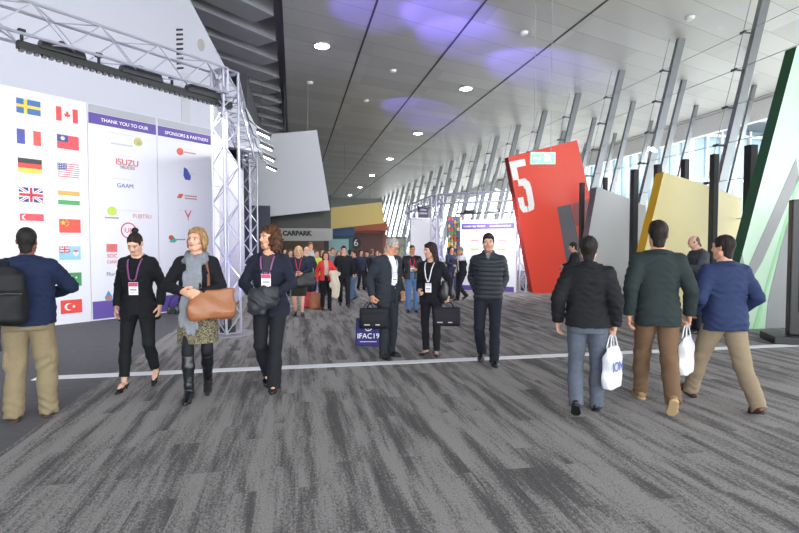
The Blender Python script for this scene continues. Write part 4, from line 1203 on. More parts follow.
slab_blade('green_slab', 10.3, [(797,46),(900,25),(900,332),(722,332)], [gn, gnd], 'tall pale green leaning slab with grey stripes and dark green edge', t=.25,
    parts=[('stripe_print', [(796,158),(799,178),(762,262),(745,290),(738,290)], gm), ('stripe_print', [(786,225),(820,170),(820,332),(765,332),(768,300)], gm),
           ('stripe_print', [(742,254),(750,290),(744,332),(728,332)], gm), ('stripe_print', [(797,180),(805,165),(764,300),(757,332),(752,332)], gl2)])
for k, (px, w, top, d, lb) in enumerate(((581, .13, 183, 17.0, 'thin black post standing between the red and grey slabs'), (633, .17, 170, 15.6, 'black post in front of the pale glass right of the grey slab'),
                               (656, .16, 165, 15.0, 'black post rising behind the top of the yellow slab'), (683, .17, 160, 16.0, 'short topped black post showing above the yellow slab'),
                               (712, .15, 155, 13.2, 'black post in front of the yellow slab above the blue blazer'), (748, .2, 146, 12.6, 'thick black post just left of the green slab'), (604, .12, 178, 17.6, 'black post showing above the grey slab'))):
    p = at(px, CY, d); zt_ = EYE + (245 - top)/FPX*d
    m = MB(); m.box((-w/2, -w/2, 0), (w/2, w/2, zt_), bev=.01); o = m.build('slab_post', dark_steel, loc=(p[0], p[1], 0)); tag(o, lb, 'post', 'black posts among the slabs')

# kiosk at the right edge
kp = ground(795, 342)
ko = empty('info_kiosk', (kp[0], kp[1], 0), rad(-28), 'black freestanding screen kiosk on a low plinth at the frame edge', 'kiosk')
m = MB(); m.box((-.42, -.35, 0), (.85, .35, .13), bev=.015); m.build('plinth', black_pl, ko)
m = MB(); m.box((-.12, -.08, .13), (.95, .10, 2.42), bev=.02); m.build('casing', black_pl, ko)
m = MB(); m.box((.0, -.088, .52), (.86, -.08, 2.30)); m.build('bezel_panel', plain('kiosk_bezel', '0c0d10', .2), ko)
scr = plain('kiosk_screen', '8fa3c4', .2, emit=.6, emitcol=hexc('9fb2d0'))
m = MB(); m.box((.03, -.094, .60), (.83, -.088, 2.25)); m.build('screen', scr, ko)
m = MB()
for i, c in enumerate(('d8dff0', '5a78b8', 'e6e9f2', 'b8687a', 'f0f2f6')):
    m.box((.06, -.097, .68 + i*.31), (.80, -.094, .90 + i*.31), i)
m.build('screen_tile', [plain('tile_'+c, c, .3, emit=.5, emitcol=hexc(c)) for c in ('d8dff0', '5a78b8', 'e6e9f2', 'b8687a', 'f0f2f6')], ko)

# hanging exit sign
ep = at(542.5, 158.5, 13.0)
eo = empty('exit_sign', tuple(ep), -YAW, 'green and white running man exit sign hung on two cables', 'sign')
m = MB(); m.box((-.31, -.04, -.15), (.31, .04, .15), bev=.01); m.build('housing', plain('exit_white', 'e4efe9', .4), eo)
m = MB(); m.box((-.28, -.047, -.115), (.28, -.04, .115)); m.build('face', plain('exit_face', '8fcfb0', .3, emit=.12, emitcol=hexc('b4e4cd')), eo)
m = MB(); m.prism([(-.23,-.02),(-.10,-.02),(-.10,-.06),(-.03,.0),(-.10,.06),(-.10,.02),(-.23,.02)], -.052, -.046)
m.box((.03, -.052, -.09), (.13, -.046, .09)); m.build('arrow_print', plain('exit_print', 'f4fffa', .3, emit=.25), eo)
m = MB(); m.tube([(.15,-.05,.07),(.155,-.05,.06)], .018, 8); m.tube([(.15,-.05,.045),(.16,-.05,-.01),(.19,-.05,-.04),(.18,-.05,-.085)], .013, 6); m.tube([(.16,-.05,-.01),(.135,-.05,-.05),(.11,-.05,-.05)], .011, 6); m.tube([(.15,-.05,.035),(.19,-.05,.015)], .009, 6); m.build('figure_print', plain('exit_print', 'f4fffa', .3, emit=.25), eo)
for s in (-1, 1):
    m = MB(); m.tube([(s*.20, 0, .15), (s*.20, 0, CEIL - ep[2])], .008, 6); m.build('cable', plain('cable_grey', '9a9c9e', .5), eo)

# ------------------------------------------------------------------ far portal with the second sponsor board
A2 = at(411, 245, 26.0); B2 = ground(437, 288); C2 = ground(526, 292)
p2 = empty('truss_portal', (B2[0], B2[1], 0), 0, 'far silver truss portal lit violet around the second sponsor board', 'truss')
O2 = vec(B2[0], B2[1], 0)
for P_ in (A2, B2, C2): tower(p2, vec(P_[0], P_[1], 0), 3.55, O2, .32, 20)
D2 = vec(B2[0], B2[1], 0) + (vec(C2[0]-B2[0], C2[1]-B2[1], 0))*1.15
for a_, b__ in ((A2, B2), (B2, D2)):
    mb = MB(); truss(mb, vec(a_[0], a_[1], 3.4) - O2, vec(b__[0], b__[1], 3.4) - O2, .34); mb.build('beam', alu, p2)
bp = ground(487, 291.5); bdir = unit(vec(C2[0]-B2[0], C2[1]-B2[1], 0)); brz = atan2(bdir[1], bdir[0])
s2 = empty('sponsor_board', (bp[0], bp[1], 0), brz, 'second white sponsor board with purple header behind the puffer jacket', 'display board')
m = MB(); m.box((-1.05, 0, 0), (1.05, .12, 2.55)); m.build('panel', white_board, s2)
m = MB(); m.box((-.98, -.008, 2.22), (.98, 0, 2.42)); m.build('header_band', purple_b, s2)
m = MB(); m.box((-.98, -.008, .02), (.98, 0, .20)); m.build('footer_band', purple_b, s2)
text('THANK YOU TO OUR', -.5, 2.32, .085, T('ffffff'), s2); text('SPONSORS & PARTNERS', .48, 2.32, .072, T('ffffff'), s2)
for i in range(5):
    for j in range(2):
        m = MB(); m.box((-.62 + j*1.0, -.006, .5 + i*.32), (-.32 + j*1.0, 0, .58 + i*.32)); m.build('logo', T(('c86a60', '8a9ac8', 'a8a8b0', '9ab870', 'c88a8a')[i]), s2)
bp3 = at(426, 250, 22.5)
s3 = empty('white_screen', (bp3[0], bp3[1], 0), rad(20), 'white lit panel between the towers of the far portal', 'display board')
m = MB(); m.box((-.75, 0, 0), (.75, .1, 2.7)); m.build('panel', white_board, s3)
m = MB(); m.box((-.8, -.02, 2.7), (.8, .12, 2.8)); m.build('top_rail', alu, s3)
cp = at(455, 250, 20.5)
cpn = empty('picture_banner', (cp[0], cp[1], 0), rad(-10), 'narrow banner of bright coloured pictures beside the far portal', 'banner')
m = MB(); m.box((-.30, 0, .1), (.30, .06, 2.75)); m.build('panel', plain('banner_dark', '33405a', .5), cpn)
m = MB(); random.seed(3)
cols = ('e0b030', '2f7f9c', 'd0602e', '7a4a8c', '4f9a50', 'c83a4a', 'e8d8a0', '3a5aa8')
for i in range(5):
    for j in range(19):
        x0 = -.28 + i*.112; z0 = .15 + j*.136
        m.prism([(x0 + random.uniform(0,.04), z0 + random.uniform(-.03,.03)), (x0 + .11, z0 + random.uniform(-.02,.05)), (x0 + random.uniform(.07,.112), z0 + .14), (x0 + random.uniform(0,.05), z0 + random.uniform(.09,.14))], -.006, 0, random.randrange(8))
m.build('picture_print', [T(c) for c in cols], cpn)
# lamp bar over the far sponsor board
lp = at(482, 213, 18.4)
lo = empty('light_bar', tuple(lp), brz, 'black lamp bar with two heads above the far sponsor board', 'stage light')
m = MB(); m.box((-.95, -.03, -.03), (.95, .03, .03)); m.build('rail', black_pl, lo)
for x in (-.45, .42): m = MB(); m.box((x-.22, -.08, .0), (x+.22, .08, .12), bev=.03); m.build('lamp_head', black_pl, lo)
for x in (-.9, .9): m = MB(); m.tube([(x, 0, .03), (x, 0, .30)], .012, 6); m.build('hanger', dark_steel, lo)
dp = at(423, 212, 23.0)
do = empty('name_sign', tuple(dp), rad(15), 'small dark sign board hung on the far portal beam', 'sign')
m = MB(); m.box((-.24, -.03, -.25), (.24, .03, .25)); m.build('board', plain('sign_dark', '4a4658', .5), do)
m = MB()
for z_, w_ in ((.09, .15), (-.06, .19)): m.box((-w_, -.034, z_-.035), (w_, -.03, z_+.035))
m.build('small_print', T('b8b4c8'), do)

# ------------------------------------------------------------------ left side further down: hung slabs, car park sign, shop fronts
slabw = plain('slab_white', 'cfd0d6', .5, noise=.02); slaby = plain('slab_sand', 'd8bf74', .5, noise=.03)
def hung(name, d, px, mats, label, t=.3):
    P0 = at(px[0][0], px[0][1], d); P0 = vec(P0[0], P0[1], 0); n = vec(0,-1,0)
    def loc(a): p = on_plane(a[0], a[1], P0, n); return (p[0]-P0[0], p[2])
    mb = MB(); mb.prism([loc(a) for a in px], 0, t); o = mb.build(name, mats, loc=tuple(P0)); tag(o, label, 'hanging slab'); return o, loc, P0
ow, lw_, pw = hung('hanging_slab', 24.0, [(236,137),(317,130),(330,210),(236,220)], slabw, 'large white slanted slab hung above the car park entrance')
for px in (262, 285, 308): m = MB(); u, z = lw_((px, 130)); m.tube([(u, .15, z-.3), (u, .15, CEIL + .1)], .012, 6); m.build('hanger', steel, ow)
oy, ly_, py_ = hung('hanging_slab', 38.0, [(328.5,208),(382,202),(384.5,223),(331,229)], slaby, 'sand yellow slanted slab hung down the hall')
for px in (345, 370): m = MB(); u, z = ly_((px, 204)); m.tube([(u, .15, z-.1), (u, .15, CEIL)], .012, 6); m.build('hanger', steel, oy)
# dark bulkhead under the white slab with the car park lettering fascia
m = MB(); P0 = at(236, 230, 26.0); c0 = on_plane(256, 214, (0, P0[1], 0), vec(0,1,0)); c1 = on_plane(331, 234, (0, P0[1], 0), vec(0,1,0)); 
zlo = c1[2]
m.box((c0[0]-2.5, P0[1], zlo), (c1[0], P0[1]+1.2, c0[2]+1.0)); o = m.build('bulkhead', plain('bulkhead_dark', '2a2624', .4, .2, noise=.35, nscale=3)); tag(o, kind='structure'); o.name = 'wall_bulkhead'
cpx = on_plane(297, 233.5, (0, P0[1]-.25, 0), vec(0,1,0))
fo = empty('car_park_sign', (cpx[0], cpx[1], cpx[2]), 0, 'pale fascia sign reading CARPARK in dark letters', 'sign')
cw = 31/FPX*P0[1]/cos(0)
m = MB(); m.box((-1.3, 0, -.36), (1.75, .2, .26)); m.build('fascia', plain('fascia_pale', 'a9a7a4', .5), fo)
ct = text('CARPARK', 0, 0, .42, T('1c1c22'), fo, y=-.02, bold=.02); bpy.context.view_layer.update(); ct.data.size *= 1.42/max(ct.dimensions[0], .01)
# navy partition beside the second tower
npz = at(262, 240, 23.0); m = MB(); m.box((npz[0]-1.2, npz[1], 0), (npz[0]+.35, npz[1]+.2, 3.35)); o = m.build('partition', plain('navy_partition', '2c2f44', .5)); tag(o, 'navy blue partition beside the second truss tower', 'partition')
# shop fronts far down the left
def shop(px, d, w, h, mats, label, sign=None):
    p = at(px, 245, d); o = empty('shop_front', (p[0], p[1], 0), 0, label, 'shop front')
    m = MB(); m.box((-w/2, 0, 0), (w/2, .4, h)); m.build('frontage', mats[0], o)
    m = MB(); m.box((-w/2-.1, -.5, h-.9), (w/2+.1, .0, h-.25)); m.build('fascia', mats[1], o)
    m = MB(); m.box((-w/2+.3, -.02, .2), (w/2-.3, 0, h-1.1)); m.build('opening', mats[2], o)
    return o
shop(302, 32, 3.2, 3.3, [plain('shop_dark', '3a3636', .6), plain('shop_red', '9c2a34', .5), plain('shop_in', '6a5a48', .6)], 'shop front with dark red fascia beyond the car park sign')
shop(330, 40, 3.4, 3.2, [plain('shop_teal', '2f5f68', .5), plain('shop_blue', '2a4a78', .5), plain('shop_in2', '9cc4c8', .6)], 'shop front in teal and blue down the hall')
shop(366, 50, 3.8, 3.9, [plain('shop_brown', '8a4a38', .5), plain('shop_rust', 'a8563c', .5), plain('shop_in3', '5e4038', .6)], 'rust red shop front under the sand yellow slab')
shop(388, 60, 4.2, 2.6, [plain('shop_grey', '767c78', .5), plain('shop_stone', '9a9c90', .5), plain('shop_in4', 'b0b49c', .6)], 'stone grey shop front at the far end by the glass')
gp = at(356, 243, 44.0); go = empty('round_sign', tuple(gp), 0, 'dark round sign with a white numeral far down the hall', 'sign')
m = MB(); m.prism([(.42*cos(2*pi*k/24), .5*sin(2*pi*k/24)) for k in range(24)], 0, .08); m.build('board', plain('sign_black', '2a2c30', .5), go)
text('6', 0, 0, .8, T('f0f0f0'), go, y=-.01)
m = MB(); m.box((-.03, .02, -gp[2]), (.03, .06, -.45)); m.build('pole', dark_steel, go)

# ------------------------------------------------------------------ ceiling lamps and sensors
dl = plain('downlight_lens', 'ffffff', .3, emit=30.0); rim = plain('downlight_rim', 'c8c8c8', .4, .3)
def downlight(x, y, label, r=.26):
    o = empty('downlight', (x, y, CEIL-.03), 0, label, 'ceiling light', 'round ceiling downlights')
    m = MB(); m.cyl((0,0,-.015), r+.05, .045, 28); m.build('rim', rim, o)
    m = MB(); m.cyl((0,0,-.025), r, .012, 28); m.build('lens', dl, o)
    l = bpy.data.lights.new('downlight_beam', 'SPOT'); l.energy = 900; l.spot_size = rad(95); l.spot_blend = .8; l.shadow_soft_size = .2; l.color = (1, .96, .9)
    lo_ = bpy.data.objects.new('downlight_beam', l); link(lo_, o); lo_.location = (0,0,-.08)
pts = [(322,45,'downlight nearest the soffit beams'), (466,88,'first downlight of the long row, near the violet glow'), (418,133,'second downlight of the long row'), (390,158.5,'third downlight of the long row'), (372,175,'fourth downlight of the long row'), (360,187,'fifth downlight of the long row'), (350,195,'sixth downlight, farthest down the long row')]
for px, py, lb in pts:
    p = on_plane(px, py, (0,0,CEIL), vec(0,0,1)); downlight(p[0], p[1], lb + ' in the ceiling', .26)
sm = plain('sensor_white', 'e6e6e2', .5)
for px, py, lb in ((524,32,'round sensor near the ceiling top between the exit sign cables'), (690,17,'round sensor in the ceiling at the upper right'), (310,82,'small sensor beside the soffit edge'), (393,70,'small sensor within the violet glow'), (366,100,'small sensor left of the violet glow')):
    p = on_plane(px, py, (0,0,CEIL), vec(0,0,1)); m = MB(); m.cyl((0,0,-.09), .11, .09, 20, r2=.15); o = m.build('ceiling_sensor', sm, loc=(p[0], p[1], CEIL-.002)); tag(o, lb, 'sensor', 'small round ceiling sensors')

# lettering curves become plain meshes
bpy.context.view_layer.update(); dg = bpy.context.evaluated_depsgraph_get()
for o in TEXTS:
    me = bpy.data.meshes.new_from_object(o.evaluated_get(dg)); nm = o.name.split('.')[0]
    n = bpy.data.objects.new(nm, me); link(n, o.parent); n.location = o.location; n.rotation_euler = o.rotation_euler; n.scale = o.scale
    bpy.data.objects.remove(o)
# ------------------------------------------------------------------ the people, near ones first
def facing(pos, deg):
    """0 = looks at the photographer, + turns towards the picture's right, 180 = back view"""
    dc = unit(vec(-pos[0], -pos[1], 0)); r = vec(-dc[1], dc[0], 0)
    if np.dot(r, CR) < 0: r = -r
    return dc*cos(rad(deg)) + r*sin(rad(deg))
def put(key, P, px, py, top, deg, label, hk=1.0, group=None):
    pos = ground(px, py); r = ray(px, top); t = np.dot(pos - CAM, CF)
    z = (CAM + r*t)[2]
    P = dict(P); P['H'] = z*hk
    S = person(key, P, pos, facing(pos, deg), label, group); S['pos'] = pos; return S
C_ = cloth
def leather(c, r=.35): return plain('leather_'+c, c, r, noise=.15, nscale=20, bump=.25, bscale=60)
SHB = dict(kind='oxford', mat=leather('17171a', .3), sole=plain('rubber_black', '101012', .6))
WHITE = C_('eceef2', .8, .03)
def arm(x, y, z, **k): return dict(to=(x, y, z), **k)
NEAR = dict(h=.0075, hf=.0042, hc=.0075)

# man with the backpack in front of the flags
p1 = dict(NEAR, sex='m', bulk=1.04, feet=[(.13,.02,0,10),(-.13,-.02,0,-12)], skin='7a4c38', ph=.3, head=(-6, 2, 0), lean=-1,
  arms=[arm(.30,.03,.98,pole=(.7,.8,0)), arm(-.16,-.30,1.12,pole=(-.9,.35,-.2),curl=45)],
  tops=[dict(name='jumper', mat=C_('18233f', .9, .08), ease=.026, hem=.87, straight=.022, collar=(.035,.074), wr=.005)],
  bottoms=[dict(name='trousers', mat=C_('7f7259', .9, .12), ease=.020, knee=.084, cuff=.078, wr=.010, cargo=True)],
  shoes=dict(kind='sneaker', mat=C_('4a3a30', .7, .3, 25), sole=plain('sole_brown', '402a20', .6)),
  hair=dict(style='short', t=.006, mat=hair_mat('141110'), amp=.001), lanyard=dict(col='c8303a', out=.034, badge=False))
S = put('backpacker', p1, 32, 418, 230, 170, 'person in navy jumper and khaki cargo trousers, back turned, facing the flag board')
# patch pocket on the cargo trousers
def pocket(S, pts, parent, mat, name='pocket', t=.02):
    m = MB(); P = [S['W'](p) for p in pts]
# woman with the bun
ALLBLACK = C_('16171c', .85, .1)
p2 = dict(NEAR, sex='f', heels=.055, feet=[(.12,.13,22,2),(-.13,-.14,0,-8)], skin='d8ab92', ph=1.1, head=(-4, 30, 3), lean=2, brow='2a1c16',
  arms=[arm(.225,.02,.90), arm(-.225,-.04,.90)],
  tops=[dict(name='blouse', mat=C_('14151a'), ease=.006, hem=.93, cuff=None), dict(name='blazer', mat=ALLBLACK, ease=.022, hem=.75, flare=.02, open=[(.7,.05),(1.1,.03),(1.48,.055)], wr=.004)],
  bottoms=[dict(name='trousers', mat=C_('17181c', .85), crop=.095, cuff=.060, knee=.068, ease=.014)],
  shoes=dict(kind='pump', mat=leather('121214', .25)), hair=dict(style='bun', mat=hair_mat('1a1210'), t=.007, hz=.078), lanyard=dict(col='7a4a78', out=.032, zb=1.12, x=.0, band='c93a63'))
put('bun', p2, 141, 387, 235, -20, 'person in black blazer, cropped trousers and pumps, looking down, purple lanyard')
# blonde woman with the scarf
p3 = dict(NEAR, sex='f', heels=.03, bulk=1.10, feet=[(.07,.16,18,4),(-.08,-.12,0,-4)], skin='d9a68c', ph=2.0, head=(-26, 0, 4), lean=1, brow='5a4230',
  arms=[arm(.06,-.26,1.10,pole=(.9,.3,-.5),curl=45), arm(-.10,-.27,1.12,pole=(-.9,.3,-.5),curl=50)],
  tops=[dict(name='cardigan', mat=C_('15161b', .9), ease=.022, hem=.87, open=[(.8,.05),(1.1,.04),(1.48,.06)], wr=.004), dict(name='top', mat=C_('5f6068'), ease=.008, hem=.9, cuff=None)],
  bottoms=[dict(name='skirt', kind='skirt', hem=.56, w=.205, mat=tweed('8d8266', '33302a', 120), top=1.05), dict(name='tights', mat=C_('15151a', .7), ease=-.008, knee=.060, cuff=.042, wr=.001)],
  shoes=dict(kind='boot', name='boot', mat=leather('141518', .28)), hair=dict(style='bob', mat=hair_mat('6a4c30', 'b8966a'), len=.08, spread=.018, t=.014, hz=.088, amp=.005))
put('scarf', p3, 199, 397, 231, -8, 'person in black cardigan, grey scarf, tweed skirt and tall black boots')
# curly haired woman
p4 = dict(NEAR, sex='f', bulk=1.05, feet=[(.07,-.12,0,6),(-.06,.17,25,-2)], skin='d6a084', ph=.7, head=(-42, 0, 0), lean=2, brow='3a2418',
  arms=[arm(.10,-.26,1.05,pole=(.9,.3,-.4),curl=40), arm(-.11,-.26,1.04,pole=(-.9,.3,-.4),curl=40)],
  tops=[dict(name='blouse', mat=C_('3d3640'), ease=.006, hem=.9, cuff=None), dict(name='blazer', mat=C_('1b1e2c', .85), ease=.022, hem=.80, flare=.01, open=[(.75,.012),(1.14,.012),(1.48,.07)], lapel=(1.44,1.14,.05), wr=.004)],
  bottoms=[dict(name='trousers', mat=C_('18191f', .8), cuff=.080, knee=.073, ease=.014)], shoes=dict(kind='flat', mat=leather('121214', .25)),
  hair=dict(style='curly', mat=hair_mat('2c1a12', '6a4630'), t=.014, amp=.006, hz=.088, fq=2.2), lanyard=dict(col='8a5a86', out=.032, zb=1.19))
put('curly', p4, 270, 388, 228, -14, 'person in navy blazer and black trousers walking with a bundled jacket in hand')
# grey haired man in a suit
p5 = dict(NEAR, sex='m', bulk=1.05, feet=[(.10,.03,0,10),(-.11,-.05,0,-8)], skin='cf9678', ph=1.7, head=(16, 28, 0), lean=4, brow='8a8480', glasses=True,
  arms=[arm(.27,-.04,.93), arm(-.28,.0,.90,curl=60)],
  tops=[dict(name='shirt', mat=WHITE, ease=.010, hem=.98, collar=(.03,.067), cuff=None, neckhole=True), dict(name='suit_jacket', mat=C_('272d36', .8, .08), ease=.027, hem=.76, straight=.012, open=[(.74,.05),(1.05,.05),(1.2,.055),(1.48,.062)], lapel=(1.44,1.08,.06), wr=.004)],
  bottoms=[dict(name='trousers', mat=C_('22262d', .8), ease=.016)], shoes=SHB, hair=dict(style='short', mat=hair_mat('76726c', 'b8b4ae'), t=.007, hz=.078), lanyard=dict(col='c8c4d0', out=.024, zb=1.16, band='d8d4dc'))
put('greyman', p5, 387, 357, 238, 42, 'person in dark suit, white shirt and glasses holding two bags, head bowed')
# dark haired woman facing him
p6 = dict(NEAR, sex='f', feet=[(.10,-.02,0,22),(-.09,.02,0,-16)], skin='d0a088', ph=2.6, head=(-38, 8, 0), lean=1, brow='1a1414',
  arms=[arm(.27,.02,.92,curl=60), arm(-.12,-.22,1.02,pole=(-.45,.9,-.3),curl=40)],
  tops=[dict(name='blouse', mat=C_('17161c'), ease=.006, hem=.9, cuff=None), dict(name='blazer', mat=C_('14151d', .85), ease=.022, hem=.80, flare=.012, open=[(.7,.04),(1.1,.025),(1.48,.055)], wr=.004)],
  bottoms=[dict(name='trousers', mat=C_('15151a', .85), crop=.05, cuff=.056, knee=.066, ease=.010)], shoes=dict(kind='flat', mat=leather('1a1a1c', .3)),
  hair=dict(style='bob', mat=hair_mat('161013', '3a2a2c'), len=.17, spread=.022, t=.013), lanyard=dict(col='e4e2e6', out=.032, zb=1.06, band='d8d4dc'))
put('darkhair', p6, 431, 355, 244, -20, 'person in black blazer with white lanyard, turned towards the dark suit')
# man in the puffer jacket
p7 = dict(NEAR, sex='m', bulk=.95, feet=[(.08,-.10,0,8),(-.09,.14,24,-8)], skin='c89a80', ph=.9, head=(0, 4, 0), beard=.28, beardcol='4a382e', brow='241a14',
  arms=[arm(.140,-.035,.965,pole=(.45,1,0),hd=(-.9,.2,.1)), arm(-.140,-.035,.965,pole=(-.45,1,0),hd=(.9,.2,.1))],
  tops=[dict(name='shirt', mat=C_('6c7684', .85, .2), ease=.008, hem=1.0, collar=(.04,.068), cuff=None), dict(name='puffer_jacket', mat=C_('1b1f27', .6, .1), ease=.030, hem=.86, quilt=.062, collar=(.065,.084), open=[(1.40,.0),(1.44,.02),(1.56,.05)], sleeve=.024)],
  bottoms=[dict(name='trousers', mat=C_('1c2029', .85), ease=.012, cuff=.064)], shoes=dict(SHB, kind='sneaker'), hair=dict(style='short', mat=hair_mat('17110e'), t=.009, hz=.078, quiff=.016))
put('puffer', p7, 488, 363, 236, 0, 'person in dark quilted puffer jacket walking forward with hands in pockets', 1.01)
# three men walking away
p8 = dict(NEAR, sex='m', bulk=1.02, feet=[(.08,.20,38,4),(-.09,-.16,0,-4)], skin='d0a088', ph=3.1, head=(0, 0, 0), lean=2,
  arms=[arm(.285,-.02,.905), arm(-.25,-.02,.90,curl=60)],
  tops=[dict(name='jacket', mat=C_('17181b', .8), ease=.034, hem=.88, straight=.014, collar=(.05,.078), wr=.006)],
  bottoms=[dict(name='jeans', mat=C_('565d69', .9, .25, 30), ease=.012, knee=.074, cuff=.068, wr=.006)], shoes=dict(kind='sneaker', mat=leather('15161a', .5), sole=plain('rubber_black', '101012', .6)),
  hair=dict(style='short', mat=hair_mat('120d0b'), t=.014))
put('blackjacket', p8, 586, 413, 241, 176, 'person in black jacket and faded grey jeans walking away with white bag', 1.02)
p9 = dict(NEAR, sex='m', bulk=.97, feet=[(.08,-.30,-4,4),(-.05,.30,46,-8)], skin='c89478', ph=4.0, head=(2, 0, 0), lean=3,
  arms=[arm(.25,.04,.895), arm(-.285,-.04,.90,curl=60)],
  tops=[dict(name='shirt_collar', mat=C_('b8c0cc'), ease=.006, hem=1.3, collar=(.03,.066), cuff=None), dict(name='blazer', mat=C_('232c2c', .8, .1), ease=.026, hem=.80, straight=.010, collar=(.022,.080), wr=.004)],
  bottoms=[dict(name='trousers', mat=C_('6c5440', .9, .08), ease=.012, knee=.074, cuff=.066, wr=.006)], shoes=dict(kind='oxford', mat=leather('8a6a48', .5), sole=plain('sole_tan', 'b49a72', .7)),
  hair=dict(style='short', mat=hair_mat('1a1310'), t=.013, quiff=.02))
put('greenblazer', p9, 657, 407, 224, -166, 'person in dark green blazer and brown trousers walking away, mid stride', 1.03)
p10 = dict(NEAR, sex='m', bulk=1.04, feet=[(.11,-.37,-16,6),(-.10,.33,14,-14)], skin='cf9c80', ph=5.0, head=(26, 2, 0), lean=3, brow='2a1c14',
  arms=[arm(.225,-.14,1.0,pole=(.45,.9,0)), arm(-.225,-.12,.99,pole=(-.45,.9,0))],
  tops=[dict(name='shirt', mat=WHITE, ease=.006, hem=1.3, collar=(.034,.066), cuff=None), dict(name='blazer', mat=C_('222e50', .8, .08), ease=.026, hem=.82, straight=.012, collar=(.022,.082), wr=.005)],
  bottoms=[dict(name='chinos', mat=C_('867762', .9, .1), ease=.016, knee=.080, cuff=.070, wr=.006)], shoes=dict(kind='oxford', mat=leather('4a2418', .3), sole=plain('sole_dark', '1c1410', .6)),
  hair=dict(style='short', mat=hair_mat('1a1310'), t=.008))
put('blueblazer', p10, 724, 407, 236, -146, 'person in blue blazer and beige chinos striding away, head turned', 1.03)
MID = dict(h=.011, hf=.0065, hc=.011)
PH = dict(curl=50)
p11 = dict(MID, sex='m', bulk=1.06, feet=[(.10,0,0,10),(-.10,.02,0,-10)], skin='c89880', ph=1.2, head=(-8, 30, 0), lean=4, beard=.3, beardcol='6a5a50',
  arms=[arm(.10,-.30,1.18,pole=(.8,.4,-.6),curl=50,pn=(0,-.2,1)), arm(-.14,-.28,1.14,pole=(-.8,.4,-.6),curl=50)],
  tops=[dict(name='jacket', mat=C_('3a3d42', .85, .2), ease=.034, hem=.82, collar=(.04,.076), wr=.006)],
  bottoms=[dict(name='trousers', mat=C_('20232c', .85), ease=.014)], shoes=SHB, hair=dict(style='bald', mat=hair_mat('4a3c34'), t=.004))
put('bald', p11, 697, 333, 236, -62, 'person in grey jacket reading a phone beside the yellow slab')
p12 = dict(MID, sex='m', feet=[(.08,.02,0,6),(-.08,0,0,-6)], skin='c89880', ph=.2, head=(0, 14, 0), lean=3,
  arms=[arm(.12,-.30,1.10,pole=(.8,.4,-.6),curl=50), arm(-.12,-.30,1.12,pole=(-.8,.4,-.6),curl=50)],
  tops=[dict(name='jacket', mat=C_('24272a', .85), ease=.026, hem=.80, wr=.004)], bottoms=[dict(name='trousers', mat=C_('1d1f24', .85), ease=.012)], shoes=SHB,
  hair=dict(style='short', mat=hair_mat('1a1310'), t=.010))
put('phoneman', p12, 574, 308, 243, -80, 'person in dark jacket looking at a phone in front of the red slab')
p13 = dict(MID, sex='m', bulk=1.08, feet=[(.10,0,0,8),(-.10,.0,0,-8)], skin='c08868', ph=2.2, head=(8, 6, 0),
  arms=[arm(.10,-.27,1.12,pole=(.9,.3,-.5),curl=45), arm(-.27,-.02,.92)],
  tops=[dict(name='shirt', mat=C_('2a2c34'), ease=.006, hem=.95, cuff=None), dict(name='leather_jacket', mat=leather('1a1b1e', .45), ease=.030, hem=.86, collar=(.03,.08), open=[(.8,.05),(1.48,.06)], wr=.005)],
  bottoms=[dict(name='jeans', mat=C_('55719a', .9, .25, 30), ease=.014)], shoes=SHB, hair=dict(style='short', mat=hair_mat('2a2420'), t=.005, hz=.09), lanyard=dict(col='e0304a', out=.014, zb=1.14))
put('redlanyard', p13, 412, 312, 246, 4, 'person in black leather jacket and blue jeans with red lanyard')
p14 = dict(MID, sex='m', feet=[(.08,-.2,0,6),(-.08,.24,30,-6)], skin='c8967a', ph=3.3, head=(0, 4, 0), lean=5,
  arms=[arm(.14,-.06,1.46,pole=(.9,-.3,-.6),curl=50), arm(-.26,-.06,.92)],
  tops=[dict(name='shirt', mat=WHITE, ease=.014, hem=.92, collar=(.03,.07)), dict(name='waistcoat', mat=C_('24262c'), ease=.024, hem=.9, cuff=None, open=[(.9,.03),(1.2,.03),(1.48,.07)])],
  bottoms=[dict(name='trousers', mat=C_('20222a'), ease=.012)], shoes=SHB, hair=dict(style='short', mat=hair_mat('5a544e', '9a948c'), t=.008))
put('vestman', p14, 461, 300, 247, -55, 'person in white shirt and dark waistcoat striding with phone at the ear')

# ------------------------------------------------------------------ the crowd further down the hall
FAR = dict(h=.018, hf=.011, hc=.018)
def simple(sex, top, bot, hair, skin='cf9c82', hstyle='short', walk=.14, arms=None, hem=.84, extra=None, bulk=1.0, ph=0.0, shoes='1a1a1e', skirt=False):
    P = dict(FAR, sex=sex, skin=skin, ph=ph, bulk=bulk, feet=[(.09,-walk,0,6),(-.09,walk,walk*120,-6)], arms=arms or [arm(.27,-.06,.91), arm(-.27,.02,.91)],
      tops=[dict(name='jacket' if hem < .86 else 'top', mat=C_(top, .85, .1), ease=.026, hem=hem)],
      bottoms=[dict(name='skirt', kind='skirt', hem=.5, w=.2, mat=C_(bot)) if skirt else dict(name='trousers', mat=C_(bot, .9, .1), ease=.012)], shoes=dict(kind='oxford', mat=leather(shoes, .4)),
      hair=dict(style=hstyle, mat=hair_mat(hair[0], hair[1] if len(hair) > 1 else None), t=.012))
    P.update(extra or {}); return P
BENT = [arm(.10,-.26,1.08,pole=(.9,.3,-.5),curl=40), arm(-.11,-.26,1.06,pole=(-.9,.3,-.5),curl=40)]
put('blonde', simple('f', '232a3c', '2a2826', ('b8925a', 'e8d0a0'), hstyle='bob', arms=BENT, hem=.80, walk=.06, skirt=True, ph=.4, extra=dict(lanyard=dict(col='c8303a', out=.036))), 299, 316, 247, -4, 'person in navy jacket and dark skirt with red lanyard and dark handbag')
